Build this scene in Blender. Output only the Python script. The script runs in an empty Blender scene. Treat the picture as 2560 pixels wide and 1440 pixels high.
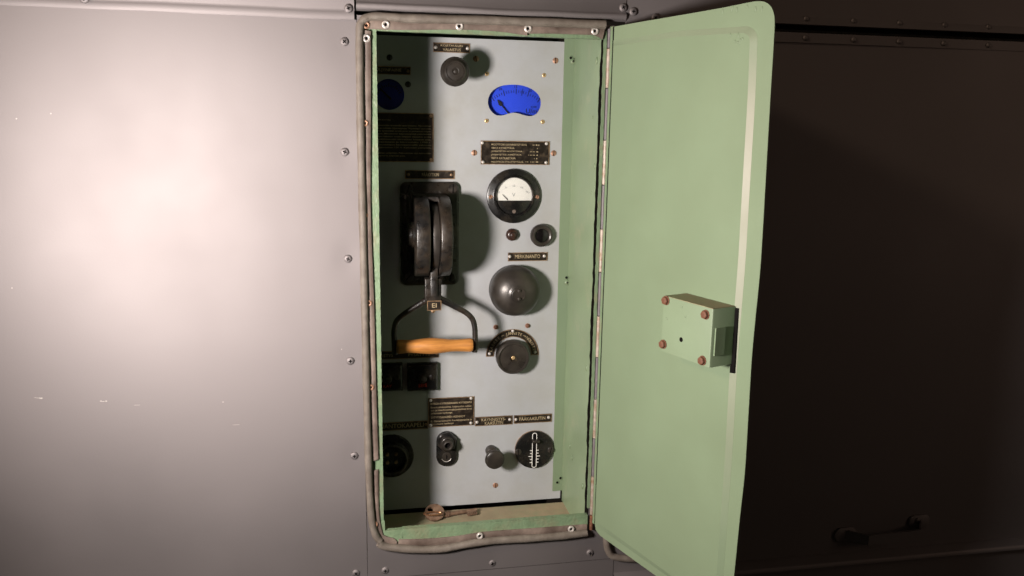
import bpy, bmesh, math, random
from mathutils import Vector, Matrix
random.seed(7)
PI = math.pi
scn = bpy.context.scene
C = scn.collection

# ------------------------------------------------------------------ camera
# The wall of the vehicle is the plane y = 0, x runs right along it, z is up.
CAMZ = 1.5
DIST = 1.15
VX, VZ, PC = (12000.0, 497.0), (1112.0, 11200.0), (1280.0, 720.0)
FPX = math.sqrt(-(VX[0]-PC[0])*(VZ[0]-PC[0]) - (VX[1]-PC[1])*(VZ[1]-PC[1]) * 1.0) if False else \
    math.sqrt((VX[0]-PC[0])*(PC[0]-VZ[0]) + (PC[1]-VX[1])*(VZ[1]-PC[1]))
_a = Vector((VX[0]-PC[0], VX[1]-PC[1], FPX)).normalized()
_b = Vector((VZ[0]-PC[0], VZ[1]-PC[1], FPX)); _b = (_b - _a*_a.dot(_b)).normalized()
_n = _a.cross(_b)
RW = Matrix((_a, _n, -_b))                      # camera axes (right, down, forward) -> world
CAM = Vector((0.0, -DIST, CAMZ))
cam_d = bpy.data.cameras.new('camera')
cam = bpy.data.objects.new('camera', cam_d); C.objects.link(cam)
cam_d.sensor_width = 36.0; cam_d.lens = FPX/2560.0*36.0
cam_d.clip_start = 0.01; cam_d.clip_end = 60.0
right, down, fwd = RW @ Vector((1, 0, 0)), RW @ Vector((0, 1, 0)), RW @ Vector((0, 0, 1))
rot = Matrix((right, -down, -fwd)).transposed()
cam.matrix_world = Matrix.Translation(CAM) @ rot.to_4x4()
scn.camera = cam

def ray(px, py):
    return RW @ Vector((px-PC[0], py-PC[1], FPX))
def on(px, py, y=0.0):
    d = ray(px, py); t = (y-CAM.y)/d.y
    return CAM + d*t
def onz(px, py, z):
    d = ray(px, py); t = (z-CAM.z)/d.z
    return CAM + d*t
def onplane(px, py, p0, n):
    d = ray(px, py); t = (p0-CAM).dot(n)/d.dot(n)
    return CAM + d*t

# ------------------------------------------------------------------ light
scn.view_settings.view_transform = 'Standard'
scn.view_settings.look = 'None'
scn.view_settings.exposure = 0.0
scn.view_settings.gamma = 1.0
world = bpy.data.worlds.new('World'); scn.world = world
world.use_nodes = True
bg = world.node_tree.nodes['Background']
bg.inputs[0].default_value = (1.0, 0.80, 0.62, 1); bg.inputs[1].default_value = 0.010

def lamp(name, loc, target, energy, radius, color, cone=None, blend=0.6):
    l = bpy.data.lights.new(name, 'SPOT')
    l.energy = energy; l.shadow_soft_size = radius; l.color = color
    l.spot_size = math.radians(cone or 120); l.spot_blend = blend
    o = bpy.data.objects.new(name, l); C.objects.link(o)
    o.location = loc
    o.rotation_euler = (Vector(target)-Vector(loc)).to_track_quat('-Z', 'Y').to_euler()
    return o
# the hand lamp to the left of the camera that lights the picture
lamp('work_lamp', (-0.384, -0.630, CAMZ-0.138), (0.125, 0.0, CAMZ-0.14), 65.0, 0.068, (1.0, 0.915, 0.855), 152, 1.0)
# two dim room lamps: one high in front of the wall, one high up far to the left
lamp('ceiling_or_fill_lamp', (-0.40, -2.50, CAMZ+1.17), (0.2, 0.0, CAMZ-0.2), 2.2, 0.03, (1.0, 0.74, 0.55), 80, 0.5)
lamp('ceiling_or_fill_lamp', (-2.9, -1.5, CAMZ+1.7), (0.8, 0.0, CAMZ-0.1), 125.0, 0.20, (1.0, 0.72, 0.50), 70, 0.5)
# faint fill light from far right, added to lift the dark right wall
lamp('ceiling_or_fill_lamp', (3.0, -1.5, CAMZ+0.25), (0.9, 0.0, CAMZ-0.3), 13.0, 0.40, (1.0, 0.70, 0.52), 70, 0.8)

# ------------------------------------------------------------------ materials
def mat(name, base, rough=0.5, metal=0.0, ior=1.5, var=0.15, scale=30.0, dirt=None, dirt_amt=0.0, dirt_scale=12.0,
        bump=0.0, bump_scale=200.0, spec=0.5, rough_var=0.1, detail=4.0, bump2=0.0, bump2_scale=10.0, coat=0.0, dirt_sharp=0.25, bdist=0.0006, stretch=None):
    m = bpy.data.materials.new(name); m.use_nodes = True
    nt = m.node_tree; N = nt.nodes; L = nt.links
    p = N['Principled BSDF']
    p.inputs['Metallic'].default_value = metal
    p.inputs['IOR'].default_value = ior
    p.inputs['Specular IOR Level'].default_value = spec
    if coat: p.inputs['Coat Weight'].default_value = coat; p.inputs['Coat Roughness'].default_value = 0.15
    tc = N.new('ShaderNodeTexCoord')
    n1 = N.new('ShaderNodeTexNoise'); n1.inputs['Scale'].default_value = scale; n1.inputs['Detail'].default_value = detail
    if stretch:
        mp = N.new('ShaderNodeMapping'); mp.inputs['Scale'].default_value = stretch; L.new(tc.outputs['Object'], mp.inputs['Vector']); vec = mp.outputs[0]
    else: vec = tc.outputs['Object']
    L.new(vec, n1.inputs['Vector'])
    mr = N.new('ShaderNodeMapRange'); mr.inputs[1].default_value = 0.3; mr.inputs[2].default_value = 0.7
    mr.inputs[3].default_value = 1.0-var; mr.inputs[4].default_value = 1.0+var
    L.new(n1.outputs['Fac'], mr.inputs[0])
    mx = N.new('ShaderNodeMix'); mx.data_type = 'RGBA'; mx.blend_type = 'MULTIPLY'; mx.inputs[0].default_value = 1.0
    mx.inputs[6].default_value = (*base, 1)
    L.new(mr.outputs[0], mx.inputs[7])
    col = mx.outputs[2]
    if dirt:
        n2 = N.new('ShaderNodeTexNoise'); n2.inputs['Scale'].default_value = dirt_scale; n2.inputs['Detail'].default_value = 6.0
        n2.inputs['Roughness'].default_value = 0.65
        L.new(vec, n2.inputs['Vector'])
        r2 = N.new('ShaderNodeMapRange')
        c0 = 0.72-0.5*dirt_amt
        r2.inputs[1].default_value = c0-dirt_sharp/2; r2.inputs[2].default_value = c0+dirt_sharp/2
        L.new(n2.outputs['Fac'], r2.inputs[0])
        m2 = N.new('ShaderNodeMix'); m2.data_type = 'RGBA'
        L.new(r2.outputs[0], m2.inputs[0]); L.new(col, m2.inputs[6]); m2.inputs[7].default_value = (*dirt, 1)
        col = m2.outputs[2]
    L.new(col, p.inputs['Base Color'])
    rr = N.new('ShaderNodeMapRange'); rr.inputs[1].default_value = 0.3; rr.inputs[2].default_value = 0.7
    rr.inputs[3].default_value = max(0.02, rough-rough_var); rr.inputs[4].default_value = min(1.0, rough+rough_var)
    L.new(n1.outputs['Fac'], rr.inputs[0]); L.new(rr.outputs[0], p.inputs['Roughness'])
    if bump or bump2:
        prev = None
        for st, sc, dist in ((bump2, bump2_scale, 0.004), (bump, bump_scale, bdist)):
            if not st: continue
            nb = N.new('ShaderNodeTexNoise'); nb.inputs['Scale'].default_value = sc; nb.inputs['Detail'].default_value = 3.0
            L.new(tc.outputs['Object'], nb.inputs['Vector'])
            b = N.new('ShaderNodeBump'); b.inputs['Strength'].default_value = st; b.inputs['Distance'].default_value = dist
            L.new(nb.outputs['Fac'], b.inputs['Height'])
            if prev: L.new(prev.outputs[0], b.inputs['Normal'])
            prev = b
        L.new(prev.outputs[0], p.inputs['Normal'])
    return m

DUST = (0.21, 0.155, 0.105)
M_WALL = mat('wall_paint', (0.249, 0.2265, 0.228), 0.695, 0.90, 1.5, 0.05, 4.0, bump=0.12, bump_scale=380, rough_var=0.05, bump2=0.11, bump2_scale=7)
M_GREEN = mat('green_paint', (0.184, 0.245, 0.154), 0.50, 0.0, 1.5, 0.05, 7.0, bump=0.14, bump_scale=240, rough_var=0.06, bump2=0.07, bump2_scale=8, dirt=(0.172, 0.222, 0.136), dirt_amt=0.26, dirt_scale=5, dirt_sharp=0.5)
M_GREENLIP = mat('green_brushed_paint', (0.165, 0.235, 0.140), 0.44, 0.0, 1.5, 0.12, 40.0, dirt=(0.21, 0.21, 0.13), dirt_amt=0.22, dirt_scale=30,
                 bump=1.0, bump_scale=230, rough_var=0.05, bump2=0.16, bump2_scale=80, bdist=0.0010)
M_PANEL = mat('panel_grey_paint', (0.388, 0.396, 0.412), 0.42, 0.0, 1.5, 0.04, 9.0, bump=0.18, bump_scale=520, rough_var=0.04,
              dirt=(0.335, 0.33, 0.31), dirt_amt=0.24, dirt_scale=11, dirt_sharp=0.4)
M_BLACK = mat('black_bakelite', (0.009, 0.0085, 0.0085), 0.26, 0.0, 1.5, 0.2, 60.0, dirt=(0.030, 0.024, 0.018), dirt_amt=0.26, dirt_scale=40, rough_var=0.1, bump=0.1, bump_scale=300)
M_IRON = mat('black_cast_iron', (0.0085, 0.008, 0.008), 0.34, 0.0, 1.55, 0.35, 90.0, dirt=(0.050, 0.036, 0.025), dirt_amt=0.28, dirt_scale=34, bump=0.5, bump_scale=320, rough_var=0.12, dirt_sharp=0.35)
M_BELL = mat('bronzed_metal', (0.026, 0.022, 0.020), 0.38, 0.35, 1.6, 0.2, 50.0, dirt=(0.068, 0.056, 0.045), dirt_amt=0.36, dirt_scale=26, bump=0.2, bump_scale=400, rough_var=0.08, dirt_sharp=0.5)
M_KNOB = mat('dusty_black_plastic', (0.015, 0.013, 0.012), 0.34, 0.0, 1.5, 0.15, 60.0, dirt=(0.050, 0.040, 0.031), dirt_amt=0.38, dirt_scale=36, rough_var=0.1, bump=0.1, bump_scale=350, dirt_sharp=0.6)
M_BROWN = mat('brown_bakelite', (0.036, 0.017, 0.012), 0.25, 0.0, 1.5, 0.15, 50.0)
M_PLATE = mat('blackened_brass_plate', (0.020, 0.014, 0.010), 0.38, 0.2, 1.5, 0.3, 120.0, dirt=(0.075, 0.050, 0.028), dirt_amt=0.16, dirt_scale=120, rough_var=0.1)
M_BRASS = mat('worn_brass', (0.33, 0.215, 0.125), 0.42, 0.5, 1.5, 0.25, 150.0, dirt=(0.12, 0.07, 0.04), dirt_amt=0.25, dirt_scale=90)
M_GOLD = mat('brass_lettering', (0.43, 0.34, 0.21), 0.5, 0.15, 1.5, 0.2, 150.0)
M_SCREWB = mat('bright_brass', (0.72, 0.50, 0.26), 0.35, 0.6, 1.5, 0.15, 200.0)
M_STEEL = mat('nickel_steel', (0.62, 0.59, 0.55), 0.32, 0.7, 1.5, 0.15, 150.0)
M_ALU = mat('dull_aluminium', (0.52, 0.48, 0.45), 0.42, 0.35, 1.5, 0.15, 150.0)
M_COPPER = mat('coppery_screw', (0.36, 0.20, 0.13), 0.45, 0.35, 1.5, 0.3, 200.0)
M_RUST = mat('rusty_steel', (0.175, 0.070, 0.036), 0.65, 0.1, 1.5, 0.35, 220.0, dirt=(0.10, 0.045, 0.03), dirt_amt=0.35, dirt_scale=160, bump=0.6, bump_scale=500)
M_DARK = mat('dark_recess', (0.005, 0.004, 0.004), 0.8, 0.0, 1.5, 0.1, 50.0, spec=0.08)
M_INNER = mat('bare_inner_steel', (0.03, 0.028, 0.026), 0.7, 0.1, 1.5, 0.2, 30.0)
M_RUBBER = mat('dusty_rubber', (0.160, 0.136, 0.115), 0.66, 0.0, 1.5, 0.18, 70.0, dirt=(0.095, 0.075, 0.060), dirt_amt=0.32, dirt_scale=55, bump=0.4, bump_scale=300, dirt_sharp=0.4)
M_STRIP = mat('rusty_rubber_strip', (0.190, 0.145, 0.120), 0.6, 0.0, 1.5, 0.3, 40.0, dirt=(0.075, 0.050, 0.040), dirt_amt=0.40, dirt_scale=30, bump=0.4, bump_scale=300, dirt_sharp=0.35)
M_WOOD = mat('varnished_wood', (0.55, 0.235, 0.055), 0.42, 0.0, 1.5, 0.22, 240.0, dirt=(0.30, 0.115, 0.030), dirt_amt=0.34, dirt_scale=150, stretch=(0.10, 1.0, 1.0), dirt_sharp=0.4, coat=0.35, rough_var=0.06)
M_BLUE = mat('blue_dial', (0.022, 0.075, 0.80), 0.6, 0.0, 1.5, 0.03, 40.0)
M_WHITE = mat('white_dial', (0.86, 0.82, 0.76), 0.6, 0.0, 1.5, 0.02, 40.0)
M_PRINT = mat('black_print', (0.008, 0.008, 0.012), 0.6, 0.0, 1.5, 0.05, 40.0)
M_GREYPRINT = mat('grey_print', (0.22, 0.22, 0.22), 0.6, 0.0, 1.5, 0.05, 40.0)
M_WPRINT = mat('white_print', (0.80, 0.77, 0.73), 0.55, 0.0, 1.5, 0.06, 120.0)
M_RPRINT = mat('red_print', (0.45, 0.035, 0.012), 0.55, 0.0, 1.5, 0.1, 120.0)
M_DUSTY = mat('dusty_floor', (0.300, 0.240, 0.155), 0.85, 0.0, 1.4, 0.10, 60.0, dirt=(0.235, 0.26, 0.15), dirt_amt=0.30, dirt_scale=16, bump=0.25, bump_scale=400)
M_KEY = mat('rusty_key_iron', (0.205, 0.125, 0.082), 0.6, 0.2, 1.5, 0.25, 150.0, dirt=(0.10, 0.055, 0.035), dirt_amt=0.3, dirt_scale=90, bump=0.4, bump_scale=500)
M_HINGE = mat('worn_hinge_steel', (0.40, 0.335, 0.29), 0.5, 0.2, 1.5, 0.2, 120.0, dirt=(0.26, 0.15, 0.08), dirt_amt=0.28, dirt_scale=70)
M_HINGELEAF = mat('grey_hinge_paint', (0.150, 0.130, 0.140), 0.5, 0.0, 1.5, 0.15, 90.0)
M_PALEEDGE = mat('pale_edge', (0.46, 0.43, 0.345), 0.6, 0.0, 1.5, 0.06, 30.0, dirt=(0.30, 0.36, 0.23), dirt_amt=0.12, dirt_scale=22, bump=0.2, bump_scale=260)

def glass_mat():
    m = bpy.data.materials.new('clear_glass'); m.use_nodes = True
    nt = m.node_tree; N = nt.nodes; L = nt.links
    N.remove(N['Principled BSDF'])
    out = [n for n in N if n.type == 'OUTPUT_MATERIAL'][0]
    t = N.new('ShaderNodeBsdfTransparent'); t.inputs[0].default_value = (0.97, 0.98, 0.98, 1)
    g = N.new('ShaderNodeBsdfGlossy'); g.inputs['Roughness'].default_value = 0.03
    f = N.new('ShaderNodeFresnel'); f.inputs[0].default_value = 1.45
    nz = N.new('ShaderNodeTexNoise'); nz.inputs['Scale'].default_value = 80
    x = N.new('ShaderNodeMixShader')
    L.new(f.outputs[0], x.inputs[0]); L.new(t.outputs[0], x.inputs[1]); L.new(g.outputs[0], x.inputs[2]); L.new(x.outputs[0], out.inputs[0])
    return m
M_GLASS = glass_mat()

# ------------------------------------------------------------------ mesh helpers
class MB:
    """collects faces; local axes x right, z up, viewer towards -y; h means height towards the viewer (y = -h)"""
    def __init__(s): s.v = []; s.f = []; s.mi = []
    def add(s, vs, fs, mi=0):
        o = len(s.v); s.v += [tuple(v) for v in vs]
        for f in fs: s.f.append([i+o for i in f]); s.mi.append(mi)
    def box(s, x0, x1, y0, y1, z0, z1, mi=0):
        vs = [(x, y, z) for x in (x0, x1) for y in (y0, y1) for z in (z0, z1)]
        s.add(vs, [(0, 1, 3, 2), (4, 6, 7, 5), (0, 4, 5, 1), (2, 3, 7, 6), (0, 2, 6, 4), (1, 5, 7, 3)], mi)
    def lathe(s, prof, segs=32, c=(0, 0), mi=0, axis='y', closed=False):
        """prof: (radius, height) pairs"""
        vs = []; fs = []
        def P(r, h, a):
            u, w = r*math.cos(a), r*math.sin(a)
            if axis == 'y': return (c[0]+u, -h, c[1]+w)
            if axis == 'x': return (h, c[0]+u, c[1]+w)
            return (c[0]+u, c[1]+w, h)
        rows = []
        for r, h in prof:
            if r < 1e-7:
                rows.append([len(vs)]); vs.append(P(0, h, 0))
            else:
                rows.append(list(range(len(vs), len(vs)+segs)))
                vs += [P(r, h, 2*PI*k/segs) for k in range(segs)]
        for a, b in zip(rows, rows[1:]):
            if len(a) == 1 and len(b) == 1: continue
            for k in range(segs):
                k2 = (k+1) % segs
                if len(a) == 1: fs.append((a[0], b[k], b[k2]))
                elif len(b) == 1: fs.append((a[k], a[k2], b[0]))
                else: fs.append((a[k], a[k2], b[k2], b[k]))
        s.add(vs, fs, mi)
    def prism(s, outline, h0, h1, mi=0, bevel=0.0, cap0=True):
        """outline of (x, z), extruded from h0 to h1 towards the viewer, front edge bevelled"""
        n = len(outline)
        rings = [(outline, h0)]
        if bevel:
            rings += [(outline, h1-bevel), (inset(outline, bevel*0.35), h1-bevel*0.35), (inset(outline, bevel), h1)]
        else:
            rings += [(outline, h1)]
        vs = []; fs = []
        for o, h in rings: vs += [(x, -h, z) for x, z in o]
        for r in range(len(rings)-1):
            for k in range(n):
                k2 = (k+1) % n
                fs.append((r*n+k, r*n+k2, (r+1)*n+k2, (r+1)*n+k))
        fs.append(tuple(range((len(rings)-1)*n, len(rings)*n)))
        if cap0: fs.append(tuple(reversed(range(n))))
        s.add(vs, fs, mi)
    def frame(s, outer, inner, h0, h1, mi=0):
        n = len(outer)
        vs = [(x, -h, z) for o, h in ((outer, h0), (outer, h1), (inner, h1), (inner, h0)) for x, z in o]
        fs = []
        for r in range(4):
            r2 = (r+1) % 4
            for k in range(n):
                k2 = (k+1) % n
                fs.append((r*n+k, r*n+k2, r2*n+k2, r2*n+k))
        s.add(vs, fs, mi)
    def tube(s, pts, rad, segs=12, mi=0, cap=True, squash=1.0):
        pts = [Vector(p) for p in pts]; n = len(pts)
        rads = rad if isinstance(rad, (list, tuple)) else [rad]*n
        vs = []; fs = []
        up = None
        for i, p in enumerate(pts):
            t = (pts[min(i+1, n-1)]-pts[max(i-1, 0)]).normalized()
            if up is None:
                up = Vector((0, -1, 0)) if abs(t.y) < 0.9 else Vector((0, 0, 1))
            a = (up-t*up.dot(t)).normalized(); up = a
            b = t.cross(a)
            for k in range(segs):
                th = 2*PI*k/segs
                vs.append(p+a*(math.cos(th)*rads[i]*squash)+b*(math.sin(th)*rads[i]))
        for i in range(n-1):
            for k in range(segs):
                k2 = (k+1) % segs
                fs.append((i*segs+k, i*segs+k2, (i+1)*segs+k2, (i+1)*segs+k))
        if cap:
            fs.append(tuple(reversed(range(segs)))); fs.append(tuple(range((n-1)*segs, n*segs)))
        s.add(vs, fs, mi)
    def mesh(s, name, mats, sharp=40):
        me = bpy.data.meshes.new(name)
        me.from_pydata([tuple(v) for v in s.v], [], s.f)
        for m in (mats if isinstance(mats, (list, tuple)) else [mats]): me.materials.append(m)
        me.polygons.foreach_set('material_index', s.mi)
        me.update()
        bm = bmesh.new(); bm.from_mesh(me); bmesh.ops.recalc_face_normals(bm, faces=bm.faces); bm.to_mesh(me); bm.free()
        me.polygons.foreach_set('use_smooth', [True]*len(me.polygons))
        me.set_sharp_from_angle(angle=math.radians(sharp))
        return me

def inset(o, d):
    n = len(o); r = []
    A = sum(o[i][0]*o[(i+1) % n][1]-o[(i+1) % n][0]*o[i][1] for i in range(n))
    sg = 1 if A > 0 else -1
    for i in range(n):
        p, q, w = Vector(o[i-1]), Vector(o[i]), Vector(o[(i+1) % n])
        e1 = (q-p).normalized(); e2 = (w-q).normalized()
        n1 = Vector((-e1.y, e1.x))*sg; n2 = Vector((-e2.y, e2.x))*sg
        m = (n1+n2)
        m = m/max(0.35, m.length_squared)*2 if m.length > 1e-6 else n1
        r.append((q.x+m.x*d, q.y+m.y*d))
    return r
def rrect(x0, x1, z0, z1, r, k=5):
    o = []
    for cx, cz, a0 in ((x1-r, z1-r, 0), (x0+r, z1-r, 90), (x0+r, z0+r, 180), (x1-r, z0+r, 270)):
        for i in range(k+1):
            a = math.radians(a0+90*i/k); o.append((cx+r*math.cos(a), cz+r*math.sin(a)))
    return o
def rect(x0, x1, z0, z1): return [(x0, z0), (x1, z0), (x1, z1), (x0, z1)]
def circ(r, n=32, c=(0, 0)): return [(c[0]+r*math.cos(2*PI*k/n), c[1]+r*math.sin(2*PI*k/n)) for k in range(n)]
def smooth_path(pts, n=8):
    P = [Vector(p) for p in pts]; out = []
    for i in range(len(P)-1):
        p0, p1, p2, p3 = P[max(i-1, 0)], P[i], P[i+1], P[min(i+2, len(P)-1)]
        for k in range(n):
            t = k/n
            out.append(0.5*((2*p1)+(p2-p0)*t+(2*p0-5*p1+4*p2-p3)*t*t+(3*p1-p0-3*p2+p3)*t**3))
    out.append(P[-1]); return out

def link(name, me, parent=None, loc=(0, 0, 0), rot=None):
    o = bpy.data.objects.new(name, me); C.objects.link(o)
    if parent: o.parent = parent
    o.location = loc
    if rot is not None: o.rotation_euler = rot
    return o
def part(name, mb, mats, parent=None, loc=(0, 0, 0), rot=None, sharp=40):
    return link(name, mb.mesh(name, mats, sharp), parent, loc, rot)
def thing(name, loc, label, cat, group=None, rot=None):
    o = bpy.data.objects.new(name, None); C.objects.link(o)
    o.empty_display_size = 0.02
    o.location = loc; o['label'] = label; o['category'] = cat
    if group: o['group'] = group
    if rot is not None: o.rotation_euler = rot
    return o

def text_verts(body, size=1.0, align='LEFT', spacing=1.0, line=1.0):
    cu = bpy.data.curves.new('t', 'FONT'); cu.body = body; cu.size = size; cu.align_x = align
    cu.resolution_u = 2; cu.offset = 0.004; cu.space_character = spacing; cu.space_line = line
    o = bpy.data.objects.new('t', cu); C.objects.link(o)
    me = bpy.data.meshes.new_from_object(o.evaluated_get(bpy.context.evaluated_depsgraph_get()))
    vs = [(v.co.x, v.co.y) for v in me.vertices]; fs = [tuple(p.vertices) for p in me.polygons]
    bpy.data.objects.remove(o); bpy.data.curves.remove(cu); bpy.data.meshes.remove(me)
    return vs, fs
def text_fit(mb, body, x0, x1, z0, z1, h, mi=0, bold=0.0):
    """flat lettering scaled to fill the given box"""
    vs, fs = text_verts(body)
    if not vs: return
    ax, bx = min(v[0] for v in vs), max(v[0] for v in vs)
    az, bz = min(v[1] for v in vs), max(v[1] for v in vs)
    sx = (x1-x0)/(bx-ax); sz = (z1-z0)/(bz-az)
    mb.add([(x0+(x-ax)*sx, -h, z0+(z-az)*sz) for x, z in vs], fs, mi)
def text_line(mb, body, x, z, height, h, mi=0, width=None, rot=0.0, align='LEFT'):
    vs, fs = text_verts(body, align=align)
    if not vs: return
    k = height/0.73
    kx = k
    if width:
        kx = width/(max(v[0] for v in vs)-min(v[0] for v in vs))
    c, s = math.cos(rot), math.sin(rot)
    mb.add([(x+(a*kx)*c-(b*k)*s, -h, z+(a*kx)*s+(b*k)*c) for a, b in vs], fs, mi)
def text_arc(mb, body, cx, cz, r, a0, a1, height, h, mi=0):
    """letters along an arc, from angle a0 to a1 (degrees, counter-clockwise from +x), upright to the outside"""
    n = len(body)
    for i, ch in enumerate(body):
        if ch == ' ': continue
        a = math.radians(a0+(a1-a0)*(i+0.5)/n)
        vs, fs = text_verts(ch, align='CENTER')
        k = height/0.73; t = a-PI/2
        ox, oz = cx+r*math.cos(a), cz+r*math.sin(a)
        c, s = math.cos(t), math.sin(t)
        mb.add([(ox+x*k*c-(z*k-height/2)*s, -h, oz+x*k*s+(z*k-height/2)*c) for x, z in vs], fs, mi)

def phillips(r, h, cross=0.45):
    m = MB(); m.lathe([(r, 0), (r*0.98, h*0.35), (r*0.85, h*0.7), (r*0.55, h*0.95), (0, h)], 20)
    for a in (0, PI/2):
        c, s = math.cos(a+0.2), math.sin(a+0.2); L, w = r*cross, r*0.13
        m.add([(x*c-z*s, -(h+r*0.02), x*s+z*c) for x, z in ((-L, -w), (L, -w), (L, w), (-L, w))], [(0, 1, 2, 3)], 1)
    return m
def slotted(r, h, ang=PI/2):
    m = MB(); m.lathe([(r, 0), (r, h*0.5), (r*0.9, h*0.9), (0, h)], 20)
    c, s = math.cos(ang), math.sin(ang); L, w = r*0.96, r*0.12
    m.add([(x*c-z*s, -(h+r*0.03), x*s+z*c) for x, z in ((-L, -w), (L, -w), (L, w), (-L, w))], [(0, 1, 2, 3)], 1)
    return m
def dome(r, h, n=16):
    m = MB(); m.lathe([(r, 0), (r*0.95, h*0.4), (r*0.7, h*0.8), (r*0.35, h*0.97), (0, h)], n); return m
def eyelet(r):
    m = MB(); m.lathe([(r, 0), (r*0.95, r*0.35), (r*0.7, r*0.5), (r*0.5, r*0.45), (r*0.36, r*0.2)], 20)
    m.lathe([(r*0.37, r*0.2), (0, r*0.1)], 20, mi=1); return m
def hexbolt(r, h):
    m = MB(); hx = [(r*math.cos(PI/3*k+0.3), r*math.sin(PI/3*k+0.3)) for k in range(6)]
    m.lathe([(r*1.15, 0), (r*1.15, h*0.2), (r*0.5, h*0.2)], 18)
    m.prism(hx, h*0.2, h, bevel=h*0.15); return m

ME_WSCREW = phillips(0.0058, 0.0026).mesh('screw', [M_WALL, M_DARK])
ME_GSCREW = phillips(0.0048, 0.0026).mesh('screw', [M_GREENLIP, M_DARK])
ME_BSCREW = phillips(0.0034, 0.0012).mesh('screw', [M_SCREWB, M_DARK])
ME_PSCREW = slotted(0.0046, 0.0010).mesh('screw', [M_COPPER, M_DARK])
ME_PSCREWD = slotted(0.0046, 0.0010).mesh('screw', [M_IRON, M_DARK])
ME_NAIL = dome(0.0027, 0.0016).mesh('nail', [M_ALU])
ME_NAILD = dome(0.0024, 0.0014).mesh('nail', [M_BRASS])
ME_EYE = eyelet(0.0054).mesh('eyelet', [M_ALU, M_DARK])
ME_EYED = eyelet(0.0046).mesh('eyelet', [M_COPPER, M_DARK])

# ================================================================== the vehicle wall
SEAM = on(904.5, 700).x
ZT = on(500, 33).z                               # lower edge of the top trim
Z_LOW = on(1280, 1418).z                         # lower seam
OX0, OX1 = on(915, 700).x, 0.3520                           # hole in the skin
OZ1, OZ0 = on(1200, 62).z, on(1200, 1352).z
X_R = on(1565, 30).x
wall = thing('vehicle_wall', (0, 0, CAMZ), 'grey painted sheet-metal side of the vehicle around the open cabinet', 'wall')
Wl = lambda p: (p.x, p.y, p.z-CAMZ)

scr_px = [(861, 104), (862, 380), (870, 647), (876, 902), (886, 1139), (890, 1432), (963, 1426), (1231, 1408), (1475, 1382),
          (871, 22), (213, -2), (1581, 30), (1556, 20), (1636, 46)]
scr = [on(*p) for p in scr_px]
def dent(x, z):
    y = 0.0022*math.sin(x*3.1+0.4)*math.sin(z*2.3+1.0)+0.0008*math.sin(x*9+z*4)
    for i, p in enumerate(scr[:9]):
        d2 = ((x-p.x)/1.0)**2+((z+CAMZ-p.z)/1.6)**2
        y += (0.0013 if i in (1, 2) else 0.0005)*math.exp(-d2/(0.014**2))
    e = min(1.0, max(0.0, (SEAM-x)/0.02))
    return y
def sheet(name, x0, x1, z0, z1, y=0.0, th=0.0018, nx=8, nz=8, fn=None, m=None):
    b = MB(); vs = []; fs = []
    for j in range(nz+1):
        for i in range(nx+1):
            x = x0+(x1-x0)*i/nx; z = z0+(z1-z0)*j/nz
            vs.append((x, y+(fn(x, z) if fn else 0), z))
    n = len(vs)
    vs += [(a, c+th, d) for a, c, d in vs]
    for j in range(nz):
        for i in range(nx):
            q = j*(nx+1)+i; fs.append((q, q+1, q+nx+2, q+nx+1)); fs.append((n+q, n+q+nx+1, n+q+nx+2, n+q+1))
    for i in range(nx):
        q = i; fs.append((q, n+q, n+q+1, q+1)); q = nz*(nx+1)+i; fs.append((q, q+1, n+q+1, n+q))
    for j in range(nz):
        q = j*(nx+1); fs.append((q, q+nx+1, n+q+nx+1, n+q)); q += nx; fs.append((q, n+q, n+q+nx+1, q+nx+1))
    b.add(vs, fs)
    return part(name, b, m or M_WALL, wall, sharp=50)
zt = ZT-CAMZ
zl = Z_LOW-CAMZ
oz1, oz0 = OZ1-CAMZ, OZ0-CAMZ
# left sheet, with the metal slightly drawn in round its screws
sheet('wall_sheet', -1.5, SEAM-0.0003, -1.3, zt, nx=130, nz=130, fn=lambda x, z: dent(x, z))
# sheets round the opening
sheet('wall_sheet', SEAM+0.0003, OX0, oz0+0.0003, zt+0.006, y=0.0006, nx=3, nz=40)
sheet('wall_sheet', SEAM+0.0003, X_R+0.016, zl+0.0006, oz0, y=0.0006, nx=40, nz=10, fn=dent)
sheet('wall_sheet', OX0, OX1, oz1, zt+0.006, y=0.0006, nx=20, nz=4)
sheet('wall_sheet', OX1, X_R+0.016, oz0+0.0003, zt+0.006, y=0.0006, nx=3, nz=40)
sheet('wall_sheet', X_R-0.0005, X_R+0.099, zt+0.0052, 0.1668, y=-0.0013, nx=4, nz=2)
sheet('wall_sheet', X_R+0.0165, X_R+0.099, 0.128, zt+0.0051, y=-0.0013, nx=4, nz=2)
sheet('wall_sheet', SEAM+0.0003, X_R+0.016, -1.3, zl-0.0006, y=0.0002, nx=20, nz=20, fn=dent)
sheet('wall_sheet', X_R+0.0172, 2.2, -0.705, 0.137, y=-0.001, nx=60, nz=40, fn=lambda x, z: 0.002*math.sin(4*x)*math.sin(5*z))
# what lies under the lower ledge on the right
sheet('wall_sheet', X_R+0.0172, 2.2, -1.3, -0.716, y=0.012, nx=6, nz=6)

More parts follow.
